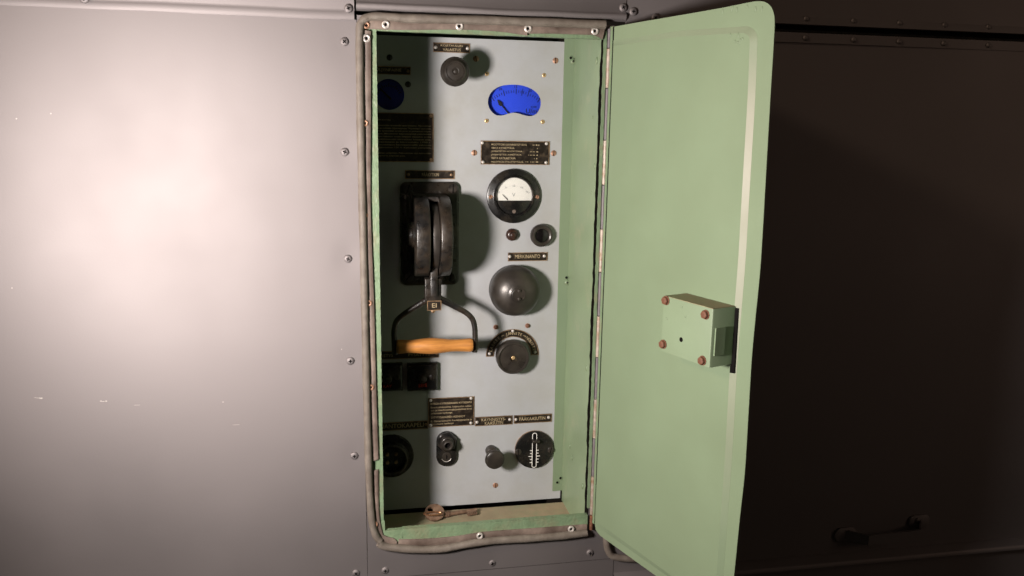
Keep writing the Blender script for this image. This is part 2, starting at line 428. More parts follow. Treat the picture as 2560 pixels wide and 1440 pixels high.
# top trim on the left: a folded cover strip with a crease
def fold(name, x0, x1, prof, m=M_WALL, nx=24, wob=0.0):
    """prof: (z, y) points; a folded strip along x with a little waviness"""
    b = MB(); vs = []; fs = []; n = len(prof)
    for i in range(nx+1):
        x = x0+(x1-x0)*i/nx
        w = wob*(math.sin(x*23)+0.6*math.sin(x*51+1))
        for z, y in prof: vs.append((x, y, z+w))
    for i in range(nx):
        for k in range(n-1):
            q = i*n+k; fs.append((q, q+1, q+n+1, q+n))
    k = len(vs)
    vs += [(a, c+0.0012, d) for a, c, d in vs]
    fs += [tuple(k+j for j in reversed(f)) for f in list(fs)]
    for i in range(nx):
        for e in (0, n-1):
            q = i*n+e; fs.append((q, q+n, q+n+k, q+k))
    for i in (0, nx):
        for e in range(n-1):
            q = i*n+e; fs.append((q, q+1, q+1+k, q+k))
    b.add(vs, fs)
    return part(name, b, m, wall, sharp=60)
fold('trim_strip', -1.5, on(885.5, 30).x, [(zt-0.001, -0.0012), (zt+0.0010, -0.0022), (zt+0.004, -0.0027), (zt+0.0090, -0.0027), (zt+0.0112, -0.0019),
                                      (zt+0.0128, -0.0024), (zt+0.05, -0.0027), (zt+0.4, -0.0027)], wob=0.0004)
zr = on(1230, 25).z-CAMZ
fold('trim_strip', on(890.5, 30).x, X_R-0.0008, [(zr-0.009, -0.001), (zr-0.006, -0.0048), (zr-0.001, -0.0068), (zr+0.0015, -0.005), (zr+0.004, -0.0016), (zr+0.05, -0.0052), (zr+0.4, -0.034)], wob=0.0005)
# right: upper sheet, two riveted strips and the dark gap between them
fold('wall_sheet', X_R+0.0008, 2.2, [(0.1655, -0.0018), (0.172, -0.0022), (0.4, -0.0022)])
fold('trim_strip', X_R+0.10, 2.2, [(0.1585, -0.0010), (0.1592, -0.0050), (0.1640, -0.0044), (0.1700, -0.0030), (0.1702, -0.0016)])
fold('trim_strip', X_R+0.10, 2.2, [(0.1330, -0.0014), (0.1335, -0.0032), (0.1470, -0.0042), (0.1478, -0.0010)])
gap = MB(); gap.box(X_R+0.018, 2.2, 0.010, 0.012, 0.137, 0.170); part('gap_channel', gap, M_DARK, wall)
rub = MB(); rub.tube([(X_R+0.10, 0.002, 0.1495), (1.2, 0.002, 0.1495), (2.2, 0.002, 0.1495)], 0.0026, 8); part('edge_seal', rub, M_BLACK, wall)
fold('ledge_strip', X_R+0.0172, 2.2, [(-0.700, -0.0012), (-0.7035, -0.005), (-0.7060, -0.016), (-0.7085, -0.019), (-0.7140, -0.019), (-0.7160, -0.010)])
ME_RIV = dome(0.0042, 0.0028, 14).mesh('rivet', [M_WALL])
for px, py in ((2013, 76), (2131, 83), (2245, 93), (2357, 101), (2466, 108), (2569, 115)):
    p = on(px, py, -0.003); link('rivet', ME_RIV, wall, (p.x, -0.0032, 0.1672))
for px, py in ((2011, 121), (2131, 129), (2244, 136), (2355, 143), (2466, 150), (2571, 157)):
    p = on(px, py, -0.003); link('rivet', ME_RIV, wall, (p.x, -0.0037, 0.1405))
for i, p in enumerate(scr):
    q = Wl(p); y = dent(q[0], q[2]) if i < 6 else (0.0006 if i < 9 else -0.003)
    link('screw', ME_WSCREW, wall, (q[0], y-0.0002, q[2]), rot=(0, random.uniform(0, 3), 0))

M_CHIP = mat('pale_paint_chip', (0.48, 0.44, 0.41), 0.6, 0.0, 1.5, 0.1, 60.0)
for px, py, w, h in ((88, 994, 2, 1.2), (93, 995, 2.5, 1), (98, 995, 1.6, 1), (103, 995.5, 5, 1.6), (252, 1003, 3.5, 1.4), (258, 1004, 5, 0.8), (265, 1003, 3, 1.6), (558, 1005, 3, 1.1), (342, 1013, 12, 0.35), (590, 1062, 14, 0.3), (854, 873, 1.6, 1.6), (42, 297, 2, 2), (128, 284, 1.6, 1.8), (30, 720, 1.4, 1.8)):
    p = on(px, py); d = dent(p.x, p.z-CAMZ)
    cb = MB(); k = 0.00045; n = 7
    cb.prism([(p.x+w*k*math.cos(2*PI*i/n)*random.uniform(0.7, 1.1), p.z-CAMZ+h*k*math.sin(2*PI*i/n)*random.uniform(0.7, 1.1)) for i in range(n)], -d-0.0005, -d+0.0003)
    part('paint_chip', cb, M_CHIP, wall)

# ================================================================== the cabinet
PY = 0.145                                        # front of the instrument panel
Ex0, Ex1 = on(950, 700).x, on(1485.5, 700).x        # clear opening in the frame
Ez1, Ez0 = on(1200, 87).z-CAMZ, on(1200, 1306).z-CAMZ
SX = Ex1-0.0015                                   # inner side
FZ = -0.6450+0.0                                  # cabinet floor
FZ = on(1250, 1266.5, PY-0.009).z-CAMZ
cab = thing('control_cabinet', (0, 0, CAMZ), 'green painted recessed cabinet with a dusty floor and rubber-edged frame', 'cabinet')
cabin_x0 = -0.03
b = MB(); b.box(cabin_x0, SX+0.001, 0.004, PY-0.009, FZ-0.002, FZ); part('floor', b, M_DUSTY, cab)
b = MB(); b.box(cabin_x0, SX+0.001, 0.012, PY+0.11, 0.186, 0.188); part('ceiling', b, M_GREEN, cab)
b = MB(); b.box(cabin_x0-0.002, cabin_x0, 0.006, PY+0.11, FZ-0.002, 0.188); part('side_plate', b, M_GREEN, cab)
b = MB(); b.box(cabin_x0, SX, PY+0.11, PY+0.112, FZ-0.06, 0.186); part('back_plate', b, M_INNER, cab)
b = MB(); b.box(cabin_x0, SX+0.02, PY-0.04, PY+0.11, FZ-0.06, FZ-0.058); part('bottom_plate', b, M_INNER, cab)
# right side plate: its front edge is ragged where the old paint has broken away
def side_right():
    b = MB(); n = 90; vs = []; fs = []; mi = []
    for j in range(n+1):
        z = FZ+(0.186-FZ)*j/n
        jag = random.uniform(-0.0016, 0.0030)+0.0008*math.sin(z*40)
        for y in (0.0030+jag, 0.008, 0.05, 0.10, PY-0.001): 
            bow = 0.0012*math.sin(z*7)*max(0, 1-abs(y-0.05)/0.06)
            vs.append((SX-0.0002+bow, y, z))
        vs.append((SX-0.0172, PY-0.0015, z)); vs.append((SX-0.0175, PY+0.0005, z))
    w = 7
    for j in range(n):
        for k in range(w-1):
            if k >= 4 and FZ+(0.186-FZ)*j/n < FZ+0.014: continue
            q = j*w+k; fs.append((q, q+1, q+w+1, q+w)); mi.append(1 if k >= 4 else 0)
    b.add(vs, fs); b.mi = mi
    o = part('side_plate', b, [M_GREENLIT, M_GREEN], cab, sharp=35)
    return o
M_GREENLIT = mat('green_lit_paint', (0.208, 0.278, 0.170), 0.45, 0.0, 1.5, 0.08, 12.0, dirt=(0.29, 0.31, 0.205), dirt_amt=0.08, dirt_scale=18, bump=0.35, bump_scale=160, rough_var=0.06)  # same green, lighter to paint in the light on this side
side_right()
for px, py in ((1433, 153), (1418, 706)):
    p = on(px, py, PY-0.002); link('screw', ME_GSCREW, cab, (p.x, PY-0.0016, p.z-CAMZ))
ME_HOLE = MB(); ME_HOLE.lathe([(0.0030, 0), (0.0029, 0.0006), (0.0022, 0.0007)], 16); ME_HOLE.lathe([(0.0022, 0.0007), (0, 0.0002)], 16, mi=1)
ME_HOLE = ME_HOLE.mesh('bolt_hole', [M_GREENLIP, M_DARK])
for px, py in ((1427, 145), (1416, 694), (1401, 1195), (1393, 1206)):
    p = on(px, py, PY-0.002); link('bolt_hole', ME_HOLE, cab, (p.x, PY-0.0018, p.z-CAMZ))
# small paint drips and blisters on the side plate
ME_BLIS = dome(0.0030, 0.0014, 10).mesh('paint_blister', [M_GREENLIP])
for z, y, k in ((0.10, 0.02, 1.2), (-0.05, 0.012, 1.0), (-0.09, 0.022, 0.8), (-0.30, 0.05, 0.7), (-0.36, 0.018, 1.2), (-0.52, 0.10, 1.1), (-0.535, 0.085, 1.0), (-0.555, 0.018, 1.1), (0.02, 0.03, 0.6)):
    o = link('paint_blister', ME_BLIS, cab, (SX-0.0003, y, z), rot=(0, 0, -PI/2)); o.scale = (k, k, k*1.5)

# front frame: four lips round the opening, brush painted
def lip(name, x0, x1, z0, z1, y0, y1, edge=0.0002):
    b = MB(); nz = max(2, int((z1-z0)/0.006)); nx = max(2, int((x1-x0)/0.006))
    vs = []; fs = []
    for j in range(nz+1):
        for i in range(nx+1):
            x = x0+(x1-x0)*i/nx; z = z0+(z1-z0)*j/nz
            on_e = (i in (0, nx), j in (0, nz))
            x += random.uniform(-edge, edge)*(1 if on_e[0] else 0); z += random.uniform(-edge, edge)*(1 if on_e[1] else 0)
            vs.append((x, y0+random.uniform(-0.0002, 0.0002), z))
    n = len(vs); vs += [(a, y1, c) for a, bb, c in vs]
    for j in range(nz):
        for i in range(nx):
            q = j*(nx+1)+i; fs.append((q, q+1, q+nx+2, q+nx+1)); fs.append((n+q, n+q+nx+1, n+q+nx+2, n+q+1))
    for i in range(nx):
        q = i; fs.append((q, n+q, n+q+1, q+1)); q = nz*(nx+1)+i; fs.append((q, q+1, n+q+1, n+q))
    for j in range(nz):
        q = j*(nx+1); fs.append((q, q+nx+1, n+q+nx+1, n+q)); q += nx; fs.append((q, n+q, n+q+nx+1, q+nx+1))
    b.add(vs, fs)
    return part(name, b, M_GREENLIP, cab, sharp=50)
lip('frame_lip', on(920, 700).x, Ex0, on(950, 1300).z-CAMZ, oz1, -0.0030, 0.004)
lip('frame_lip', Ex0+0.0004, SX+0.002, Ez1, oz1, -0.0026, 0.006)
lip('frame_lip', on(1006, 1340).x, Ex1+0.002, oz0+0.0005, Ez0, -0.0034, 0.006)
lip('frame_lip', Ex1+0.0014, Ex1+0.0052, Ez0+0.012, oz1-0.002, -0.0030, 0.001, 0.0004)

cb = MB(); cb.prism([(on(a, c).x, on(a, c).z-CAMZ) for a, c in ((941, 1300.5), (961.5, 1299.5), (962.5, 1324.5), (1005.5, 1321), (1005.5, 1366), (985, 1364), (965, 1358), (952, 1345), (943, 1325))], -0.004, 0.0034)
part('frame_lip', cb, M_GREENLIP, cab)
cb = MB(); cb.prism([(on(a, c).x, on(a, c).z-CAMZ) for a, c in ((917, 1280), (930, 1280), (940, 1335), (953, 1354), (972, 1365), (1012, 1370), (1012, 1384), (921, 1390))], -0.0010, 0.0002)
part('wall_sheet', cb, M_WALL, wall)

# rubber gasket round the opening
gas = thing('rubber_gasket', (0, 0, CAMZ), 'dusty rubber seal with flat riveted strip round the cabinet opening', 'seal')
def wp(pts, y): return [Vector((on(a, c, y).x, y, on(a, c, y).z-CAMZ)) for a, c in pts]
BR = 0.0053
left_bead = smooth_path(wp([(1003, 45), (960, 41), (925, 42), (906, 52), (899, 75), (899, 140), (901, 300), (905, 480), (909, 650), (913, 830), (917, 1000), (922, 1180), (928, 1290), (938, 1335), (950, 1353)], -0.0090), 6)
b = MB(); b.tube(left_bead, [BR*(1.0+0.05*math.sin(i*0.9)) for i in range(len(left_bead))], 14); part('bead', b, M_RUBBER, gas)
top_bead = smooth_path(wp([(1002, 45.5), (1100, 48), (1220, 51), (1330, 55), (1420, 58), (1513, 62)], -0.0085), 6)
b = MB(); b.tube(top_bead, [BR*(1.12+0.05*math.sin(i*0.7)) for i in range(len(top_bead))], 14); part('bead', b, M_RUBBER, gas)
bot_bead = smooth_path(wp([(947, 1357), (962, 1366), (1000, 1371), (1060, 1374), (1110, 1371), (1160, 1362), (1210, 1354), (1270, 1349), (1340, 1345), (1400, 1340), (1467, 1332)], -0.0085), 6)
b = MB(); b.tube(bot_bead, [BR*(1.12+0.05*math.sin(i*0.6)) for i in range(len(bot_bead))], 14); part('bead', b, M_RUBBER, gas)
def ribbon(name, a, c, y, th=0.0022, bulge=0.0012, n=6):
    """flat strip between two pixel edge lines"""
    A = smooth_path(wp(a, y), n); B = smooth_path(wp(c, y), n)
    b = MB(); vs = []; fs = []; w = 5
    for p, q in zip(A, B):
        for k in range(w):
            t = k/(w-1); r = p.lerp(q, t)
            vs.append((r.x, r.y-bulge*math.sin(PI*t), r.z))
    m = len(A)
    for i in range(m-1):
        for k in range(w-1):
            q = i*w+k; fs.append((q, q+1, q+w+1, q+w))
    n0 = len(vs); vs += [(x, yy+th, z) for x, yy, z in vs]
    fs += [tuple(n0+j for j in reversed(f)) for f in list(fs)]
    for i in range(m-1):
        for e in (0, w-1):
            q = i*w+e; fs.append((q, q+w, q+w+n0, q+n0))
    for i in (0, m-1):
        for k in range(w-1):
            q = i*w+k; fs.append((q, q+1, q+1+n0, q+n0))
    b.add(vs, fs)
    return part(name, b, M_STRIP, gas, sharp=50)
strips = [
    ribbon('flat_strip', [(914, 52), (1000, 51), (1150, 56), (1250, 60), (1318, 64)], [(914, 72), (1000, 75), (1150, 74), (1250, 79), (1318, 89)], -0.0068),
    ribbon('flat_strip', [(1322, 63), (1380, 66), (1440, 68), (1490, 70), (1512, 72)], [(1322, 84), (1380, 84), (1440, 86), (1485, 88), (1506, 98)], -0.0068),
    ribbon('flat_strip', [(911, 75), (911, 300), (911, 480), (913, 600), (921, 760), (927, 960), (933, 1152)], [(927, 78), (927, 300), (926, 480), (929, 600), (935, 760), (940, 960), (946, 1148)], -0.0068),
    ribbon('flat_strip', [(934, 1176), (935, 1220), (936, 1270), (938, 1310), (946, 1352)], [(946, 1174), (946, 1220), (947, 1270), (951, 1310), (961, 1350)], -0.0058),
    ribbon('flat_strip', [(954, 1337), (970, 1343), (985, 1347), (993, 1354)], [(958, 1357), (970, 1361), (982, 1362), (990, 1361)], -0.0068),
    ribbon('flat_strip', [(997, 1349), (1072, 1347), (1138, 1341), (1204, 1331), (1260, 1326), (1360, 1319), (1467, 1311)], [(994, 1363), (1072, 1364), (1138, 1359), (1204, 1347), (1260, 1342), (1360, 1337), (1467, 1327)], -0.0050),
]
for px, py in ((964, 62), (1148, 66), (1319, 72), (1486, 78), (916, 96), (1199, 1338), (1427, 1321)):
    p = on(px, py, -0.006); link('eyelet', ME_EYE, gas, (p.x, -0.0074, p.z-CAMZ))
for px, py in ((916, 64), (912, 308), (911, 538), (922, 757), (927, 967), (937, 1309)):
    p = on(px, py, -0.006); link('eyelet', ME_EYED, gas, (p.x, -0.0078, p.z-CAMZ))

# ================================================================== the instrument panel
pan = thing('instrument_panel', (0, PY, CAMZ), 'light grey painted sheet panel that carries the gauges and switches', 'panel')
def pp(px, py, h=0.0):
    """point of the panel plane, or of a plane h in front of it, as panel x and z"""
    q = on(px, py, PY-h); return (q.x, q.z-CAMZ)
kz = [(250, 420), (258, 345), (298, 262), (370, 195), (460, 155), (560, 138), (660, 134), (760, 142), (860, 168), (950, 210), (1020, 265), (1062, 325), (1080, 395), (1078, 460),
      (1055, 530), (1010, 590), (950, 622), (890, 628), (820, 615), (740, 590), (650, 575), (570, 590), (500, 612), (430, 620), (370, 608), (310, 560), (265, 490)]
kidney = [pp(1180+a/6.259, 190+c/6.259) for a, c in kz]
kidney = [(p.x, p.y) for p in smooth_path([Vector((x, z, 0)) for x, z in kidney+[kidney[0]]], 3)[:-1]]
og = pp(973, 236); ogr = (pp(1011, 236)[0]-og[0])
Pz1, Pz0 = pp(1230, 98)[1], pp(1230, 1257)[1]
def panel_mesh():
    bm = bmesh.new(); edges = []
    for loop in (rect(-0.022, SX-0.003, Pz0, Pz1), kidney, circ(ogr, 40, og)):
        vs = [bm.verts.new((x, 0, z)) for x, z in loop]
        edges += [bm.edges.new((vs[i], vs[(i+1) % len(vs)])) for i in range(len(vs))]
    bmesh.ops.triangle_fill(bm, use_beauty=True, edges=edges, use_dissolve=False, normal=(0, -1, 0))
    r = bmesh.ops.extrude_face_region(bm, geom=bm.faces[:])
    bmesh.ops.translate(bm, vec=(0, 0.0025, 0), verts=[e for e in r['geom'] if isinstance(e, bmesh.types.BMVert)])
    bmesh.ops.recalc_face_normals(bm, faces=bm.faces)
    me = bpy.data.meshes.new('panel_sheet'); bm.to_mesh(me); bm.free(); me.materials.append(M_PANEL)
    return me
link('panel_sheet', panel_mesh(), pan)
for px, py in ((1190, 147), (1388.6, 151.7), (1185.5, 382), (1384, 383), (1238.5, 1213)):
    x, z = pp(px, py); link('screw', ME_PSCREW, pan, (x, -0.0001, z), rot=(0, random.uniform(-0.3, 0.3), 0))
for px, py in ((974, 144), (1020, 211)):
    x, z = pp(px, py); link('screw', ME_PSCREWD, pan, (x, -0.0001, z))

# ---- engraved name plates
def nameplate(l, r, t, bt, lines, label, nails, border=0.0011, dark_nails=False, name='name_plate', group='engraved plates on the panel'):
    """l, r, t, bt: pixel edges; lines: (text, x0, x1, y0, y1) as fractions of the plate"""
    xm, ym = (l+r)/2, (t+bt)/2
    x0, x1 = pp(l, ym)[0], pp(r, ym)[0]; z0, z1 = pp(xm, bt)[1], pp(xm, t)[1]
    cx, cz = (x0+x1)/2, (z0+z1)/2; w, h = (x1-x0)/2, (z1-z0)/2
    o = thing(name, (cx, PY-0.0002, CAMZ+cz), label, 'name plate', group)
    b = MB(); b.prism(rect(-w, w, -h, h), 0, 0.0010); part('plate', b, M_PLATE, o)
    b = MB(); b.frame(rect(-w, w, -h, h), rect(-w+border, w-border, -h+border, h-border), 0.0009, 0.00135); part('border', b, M_BRASS, o)
    if lines:
        for tx, a, c, e, f in lines:
            b = MB(); text_fit(b, tx, -w+2*w*a, -w+2*w*c, h-2*h*f, h-2*h*e, 0.0012)
            part('lettering', b, M_GOLD, o)
    for fx, fz in nails:
        link('nail', ME_NAILD if dark_nails else ME_NAIL, o, (-w+2*w*fx, -0.0010, h-2*h*fz))
    return o
two = ((0.065, 0.5), (0.935, 0.5))
nameplate(1083, 1174.5, 107.8, 131.8, [('KOJETAULUN', 0.20, 0.80, 0.16, 0.44), ('VALAISTUS', 0.26, 0.75, 0.56, 0.84)], 'brass-edged plate above the top knob reading KOJETAULUN VALAISTUS', two)
nameplate(914, 1026.5, 165.5, 186.5, [('ÖLJYNPAINE', 0.215, 0.79, 0.18, 0.72)], 'shaded plate above the dark oil gauge reading ÖLJYNPAINE', two, dark_nails=True)
nameplate(1012.5, 1136, 425.8, 447.6, [('PÄÄKYTKIN', 0.34, 0.68, 0.22, 0.68)], 'plate above the lever switch reading PÄÄKYTKIN', two, dark_nails=True)
nameplate(1269.6, 1368, 630.8, 652.2, [('MERKINANTO', 0.175, 0.815, 0.25, 0.68)], 'plate above the alarm bell reading MERKINANTO', ((0.045, 0.45), (0.92, 0.45)))
nameplate(1187.5, 1280.5, 1040.3, 1062.5, [('KÄYNNISTYS-', 0.17, 0.82, 0.10, 0.50), ('KAASUTIN', 0.26, 0.75, 0.55, 0.92)], 'plate above the pull knob reading KÄYNNISTYS-KAASUTIN', ((0.05, 0.56), (0.93, 0.45)))
nameplate(1284.5, 1378.5, 1035.8, 1056.2, [('PÄÄKAASUTIN', 0.14, 0.83, 0.20, 0.68)], 'plate above the slotted disc reading PÄÄKAASUTIN', ((0.05, 0.5), (0.92, 0.45)))
nameplate(898, 1069.5, 1055, 1075.5, [('MERKINANTOKAAPELI', 0.05, 0.94, 0.20, 0.72)], 'shaded plate above the round cable socket reading MERKINANTOKAAPELI', ((0.03, 0.5), (0.97, 0.45)), dark_nails=True)
nameplate(905, 1096.7, 876.5, 896.8, [('KÄYNNISTYS', 0.06, 0.40, 0.28, 0.72), ('PYSÄYTYS', 0.60, 0.88, 0.28, 0.72)], 'dark plate behind the wooden grip above two push button boxes', ((0.03, 0.5), (0.97, 0.5)), dark_nails=True)
four = ((0.05, 0.07), (0.93, 0.06), (0.05, 0.93), (0.93, 0.92))
nameplate(1070.8, 1185.2, 993.0, 1065.2, [('BOSCH-KYTKINRASIAN KYTKENTÄ', 0.05, 0.95, 0.145, 0.225), ('Bosch-yhdistelmä, kojetaulun valais-', 0.05, 0.95, 0.285, 0.365), ('tus ja merkinantojärjestelmä ovat', 0.05, 0.95, 0.385, 0.465),
          ('jatkuvasti kytketyt', 0.05, 0.52, 0.485, 0.565), ('SYTYTYSAVAIMEN ASENNOT', 0.06, 0.80, 0.63, 0.70), ('0. Generaattorin herätysjännite ja', 0.05, 0.95, 0.76, 0.84), ('automaatti kytketyt', 0.06, 0.55, 0.86, 0.935)],
          'square text plate headed BOSCH-KYTKINRASIAN KYTKENTÄ above the ignition switch', four)
o = nameplate(1201.8, 1373, 352.6, 411.6, [('MOOTTORI KÄYNNISTETTÄVÄ', 0.15, 0.665, 0.10, 0.195), ('VIRTA KYTKETTÄVÄ', 0.15, 0.485, 0.245, 0.34), ('JÄNNITETTÄ NOSTETTAVA', 0.15, 0.60, 0.39, 0.485), ('JÄNNITETTÄ LASKETTAVA', 0.15, 0.59, 0.535, 0.63),
          ('VIRTA KATKAISTAVA', 0.15, 0.505, 0.685, 0.775), ('MOOTTORI PYSÄYTETTÄVÄ', 0.15, 0.615, 0.835, 0.925)], 'wide text plate with six lines above the voltmeter, starting MOOTTORI KÄYNNISTETTÄVÄ', ((0.02, 0.09), (0.955, 0.09), (0.03, 0.90), (0.955, 0.90)))
w2 = 0.0535; h2 = 0.0184
b = MB()
for fz, segs in ((0.155, ((0.76, 0.79), (0.81, 0.835), (0.85, 0.862))), (0.445, ((0.72, 0.755), (0.765, 0.80), (0.82, 0.848))), (0.59, ((0.70, 0.705), (0.72, 0.755), (0.765, 0.80), (0.825, 0.842))),
                 (0.735, ((0.79, 0.795), (0.82, 0.835))), (0.885, ((0.655, 0.66), (0.67, 0.70), (0.73, 0.735), (0.75, 0.785), (0.80, 0.805), (0.82, 0.85))), (0.30, ((0.83, 0.84),))):
    for a, c in segs:
        t = 0.00038 if (c-a) > 0.02 and a < 0.81 else 0.0008
        zc = h2-2*h2*fz
        b.add([(-w2+2*w2*x, -0.0012, zc+s) for x, s in ((a, -t), (c, -t), (c, t), (a, t))], [(0, 1, 2, 3)])
part('dash_marks', b, M_GOLD, o)
PARA = ['KÄYNNISTYS OHJEITA: MOOTTORIA', '', 'Moottori käynnistetään seuraavalla tapaa luotsaten. Pääsuuttimen', 'hana avataan ja vedetään käynnistysvipu "Käynnistys" asentoon.', 'Sytytysvirta kytketään ensin pois ja painetaan käyn-',
        'nistysnappia. Moottorin käynnistyttyä päästetään', 'kaasutinvipu takaisin ensin hitaasti vapaaksi, jonka', 'jälkeen pääkaasutin siirretään hitaasti alas.', 'Jännite säädetään ja kierrosluku 1700 r.', 'Jännite nostetaan käsisäätimellä vakioon', 'voimaan (jännitteen 130 V. Kytketään pääkytkin.', '',
        'Virta katkaistaan pysäyttäen. Pääsuuttimen vipu käännetään', 'kiinni. Sytytysvirta suljetaan pois.']
lines = [(s, 0.06, 0.965 if i not in (0, 13) else 0.40+0.2*(i == 13), 0.13+0.056*i, 0.13+0.056*i+0.038) for i, s in enumerate(PARA) if s]
nameplate(905, 1083.6, 281.8, 404.8, lines, 'large shaded instruction plate with many small lines below the oil gauge', ((0.03, 0.05), (0.963, 0.055), (0.03, 0.94), (0.963, 0.945)), dark_nails=True, border=0.0013)

# ---- things turned on the lathe share this: a thing at the panel from the pixel where its front shows
def mount(name, px, py, hfront, label, cat, group=None):
    q = on(px, py, PY-hfront)
    return thing(name, (q.x, PY, q.z), label, cat, group)
K = (DIST+PY)/FPX                                 # metres per pixel on the panel

# top knob
o = mount('pull_knob', 1139.5, 178, 0.066, 'round black ridged knob at the top of the panel under its plate', 'knob')
b = MB(); b.lathe([(0.0085, 0), (0.0085, 0.012), (0.0070, 0.014), (0.0070, 0.046)], 24); part('stem', b, M_BLACK, o)
b = MB(); b.lathe([(0.0070, 0.0420), (0.0150, 0.0440), (0.0205, 0.0480), (0.0215, 0.0520), (0.0215, 0.0570), (0.0205, 0.0590), (0.0198, 0.0595), (0.0190, 0.0595), (0.0182, 0.0610), (0.0160, 0.0635), (0.0142, 0.0648),
           (0.0138, 0.0640), (0.0128, 0.0640), (0.0122, 0.0652), (0.0085, 0.0658), (0.0052, 0.0660), (0.0048, 0.0650), (0.0040, 0.0648), (0.0030, 0.0660), (0.0010, 0.0666), (0, 0.0666)], 40)
part('knob_cap', b, M_KNOB, o, sharp=30)

# rev counter in its kidney-shaped window
DEP = 0.0095
tc = pp(1287, 252, -DEP)
o = thing('rev_counter', (tc[0], PY, CAMZ+tc[1]), 'bright blue rev counter dial behind a kidney-shaped window in the panel', 'gauge')
def td(zx, zy, h=-DEP):
    q = on(1180+zx/6.259, 190+zy/6.259, PY-h); return (q.x-tc[0], q.z-CAMZ-tc[1])
b = MB(); b.prism(rect(-0.052, 0.052, -0.036, 0.038), -DEP-0.002, -DEP); part('dial', b, M_BLUE, o)
cxz = td(672, 900); rr = 0.0685*1.0
b = MB()
def tick(b, c, ang, r0, r1, w, h):
    a = math.radians(90-ang); ux, uz = math.cos(a), math.sin(a); vx, vz = -uz*w/2, ux*w/2
    b.add([(c[0]+ux*r+vx*s, -h, c[1]+uz*r+vz*s) for r, s in ((r0, -1), (r0, 1), (r1, 1), (r1, -1))], [(0, 1, 2, 3)])
for k in range(-11, 11):
    ang = 0.7+3.5*k
    r = math.hypot(*[p-q for p, q in zip(td(672+665*math.sin(math.radians(ang))*0.93, 900-660*math.cos(math.radians(ang))), cxz)])
    big = k % 5 == 0
    tick(b, cxz, ang, r-(0.0045 if big else 0.0022), r+(0.0040 if big else 0.0018), 0.0010 if big else 0.0008, -DEP+0.0004)
tick(b, cxz, 9.4, r-0.0055, r+0.0055, 0.0008, -DEP+0.0004)
part('scale_marks', b, M_PRINT, o)
b = MB()
for tx, zx, zy, hh in (('10', 445, 205, 0.0042), ('15', 680, 165, 0.0044), ('20', 905, 225, 0.0046), ('25', 1062, 345, 0.0046)):
    x, z = td(zx, zy); text_line(b, tx, x, z-hh/2, hh, -DEP+0.0004, rot=math.radians(-(zx-672)*0.045), align='CENTER')
x, z = td(962, 500); text_line(b, 'X100', x, z, 0.0032, -DEP+0.0004, align='CENTER')
x, z = td(838, 585); text_line(b, 'U/min', x, z, 0.0080, -DEP+0.0004)
part('lettering', b, M_PRINT, o)
b = MB(); p0, p1 = td(580, 600, -DEP+0.003), td(398, 375, -DEP+0.003); dv = Vector((p1[0]-p0[0], p1[1]-p0[1])); L = dv.length; dv /= L; nv = Vector((-dv.y, dv.x))
pt = [(-0.02, -1), (L*0.60, -1), (L*0.66, -3.2), (L*0.76, -4.2), (L*0.84, -2.6), (L, -0.5), (L, 0.5), (L*0.84, 2.6), (L*0.76, 4.2), (L*0.66, 3.2), (L*0.60, 1), (-0.02, 1)]
b.prism([(p0[0]+dv.x*a+nv.x*c*0.0008, p0[1]+dv.y*a+nv.y*c*0.0008) for a, c in pt], -DEP+0.0025, -DEP+0.0031); part('pointer', b, M_PRINT, o)
b = MB(); b.prism([(x-tc[0], z-tc[1]) for x, z in inset(kidney, -0.003)], -0.0046, -0.0034); part('glass', b, M_GLASS, o)
for px, py in ((1217, 184.5), (1360, 188), (1216.5, 302), (1356.7, 304.6)):
    x, z = pp(px, py); link('screw', ME_BSCREW, o, (x-tc[0], -0.0001, z-tc[1]), rot=(0, random.uniform(0, 1.5), 0))

# oil pressure gauge in the shade
o = thing('oil_gauge', (og[0], PY, CAMZ+og[1]), 'round blue gauge in shadow at the left edge under ÖLJYNPAINE', 'gauge')
b = MB(); b.prism(circ(ogr*1.2, 32), -DEP-0.002, -DEP); part('dial', b, M_BLUE, o)
b = MB()
for k in range(-6, 7): tick(b, (0, -0.004), k*11, 0.016, 0.019 if k % 3 else 0.021, 0.0009, -DEP+0.0004)
part('scale_marks', b, M_PRINT, o)
b = MB(); b.prism([(-0.014, 0.008), (-0.013, 0.009), (0.004, -0.006), (0.002, -0.008)], -DEP+0.002, -DEP+0.0026); part('pointer', b, M_PRINT, o)
b = MB(); b.prism(circ(ogr*1.1, 32), -0.0046, -0.0034); part('glass', b, M_GLASS, o)

# voltmeter
o = mount('voltmeter', 1284.5, 490.5, 0.004, 'round black voltmeter with a white half-round scale marked V', 'gauge')
vr = 69*K
b = MB(); b.lathe([(vr, 0), (vr, 0.0035), (vr*0.985, 0.0050), (vr*0.95, 0.0058), (vr*0.78, 0.0062), (vr*0.765, 0.0066), (vr*0.755, 0.0095), (vr*0.735, 0.0108), (vr*0.70, 0.0108), (vr*0.685, 0.0095), (vr*0.68, 0.0045), (0, 0.0045)], 56)
part('case', b, M_BLACK, o, sharp=30)
rw = vr*0.672; zc = -0.0068
seg = [(rw*math.cos(a), rw*math.sin(a)) for a in [math.asin(zc/rw)+(PI-2*math.asin(zc/rw))*k/28 for k in range(29)]]
b = MB(); b.prism(seg, 0.0040, 0.0052); part('dial', b, M_WHITE, o)
low = [(vr*0.682*math.cos(a), vr*0.682*math.sin(a)) for a in [PI-math.asin(zc/rw)+(PI+2*math.asin(zc/rw))*k/24 for k in range(25)]]
b = MB(); b.prism(low, 0.0040, 0.0078, bevel=0.0006); part('lower_cover', b, M_BLACK, o)
b = MB(); b.lathe([(0.0031, 0.0076), (0.0030, 0.0086), (0, 0.0088)], 16, c=(0, -0.0242)); part('zero_screw', b, M_STRIP, o)
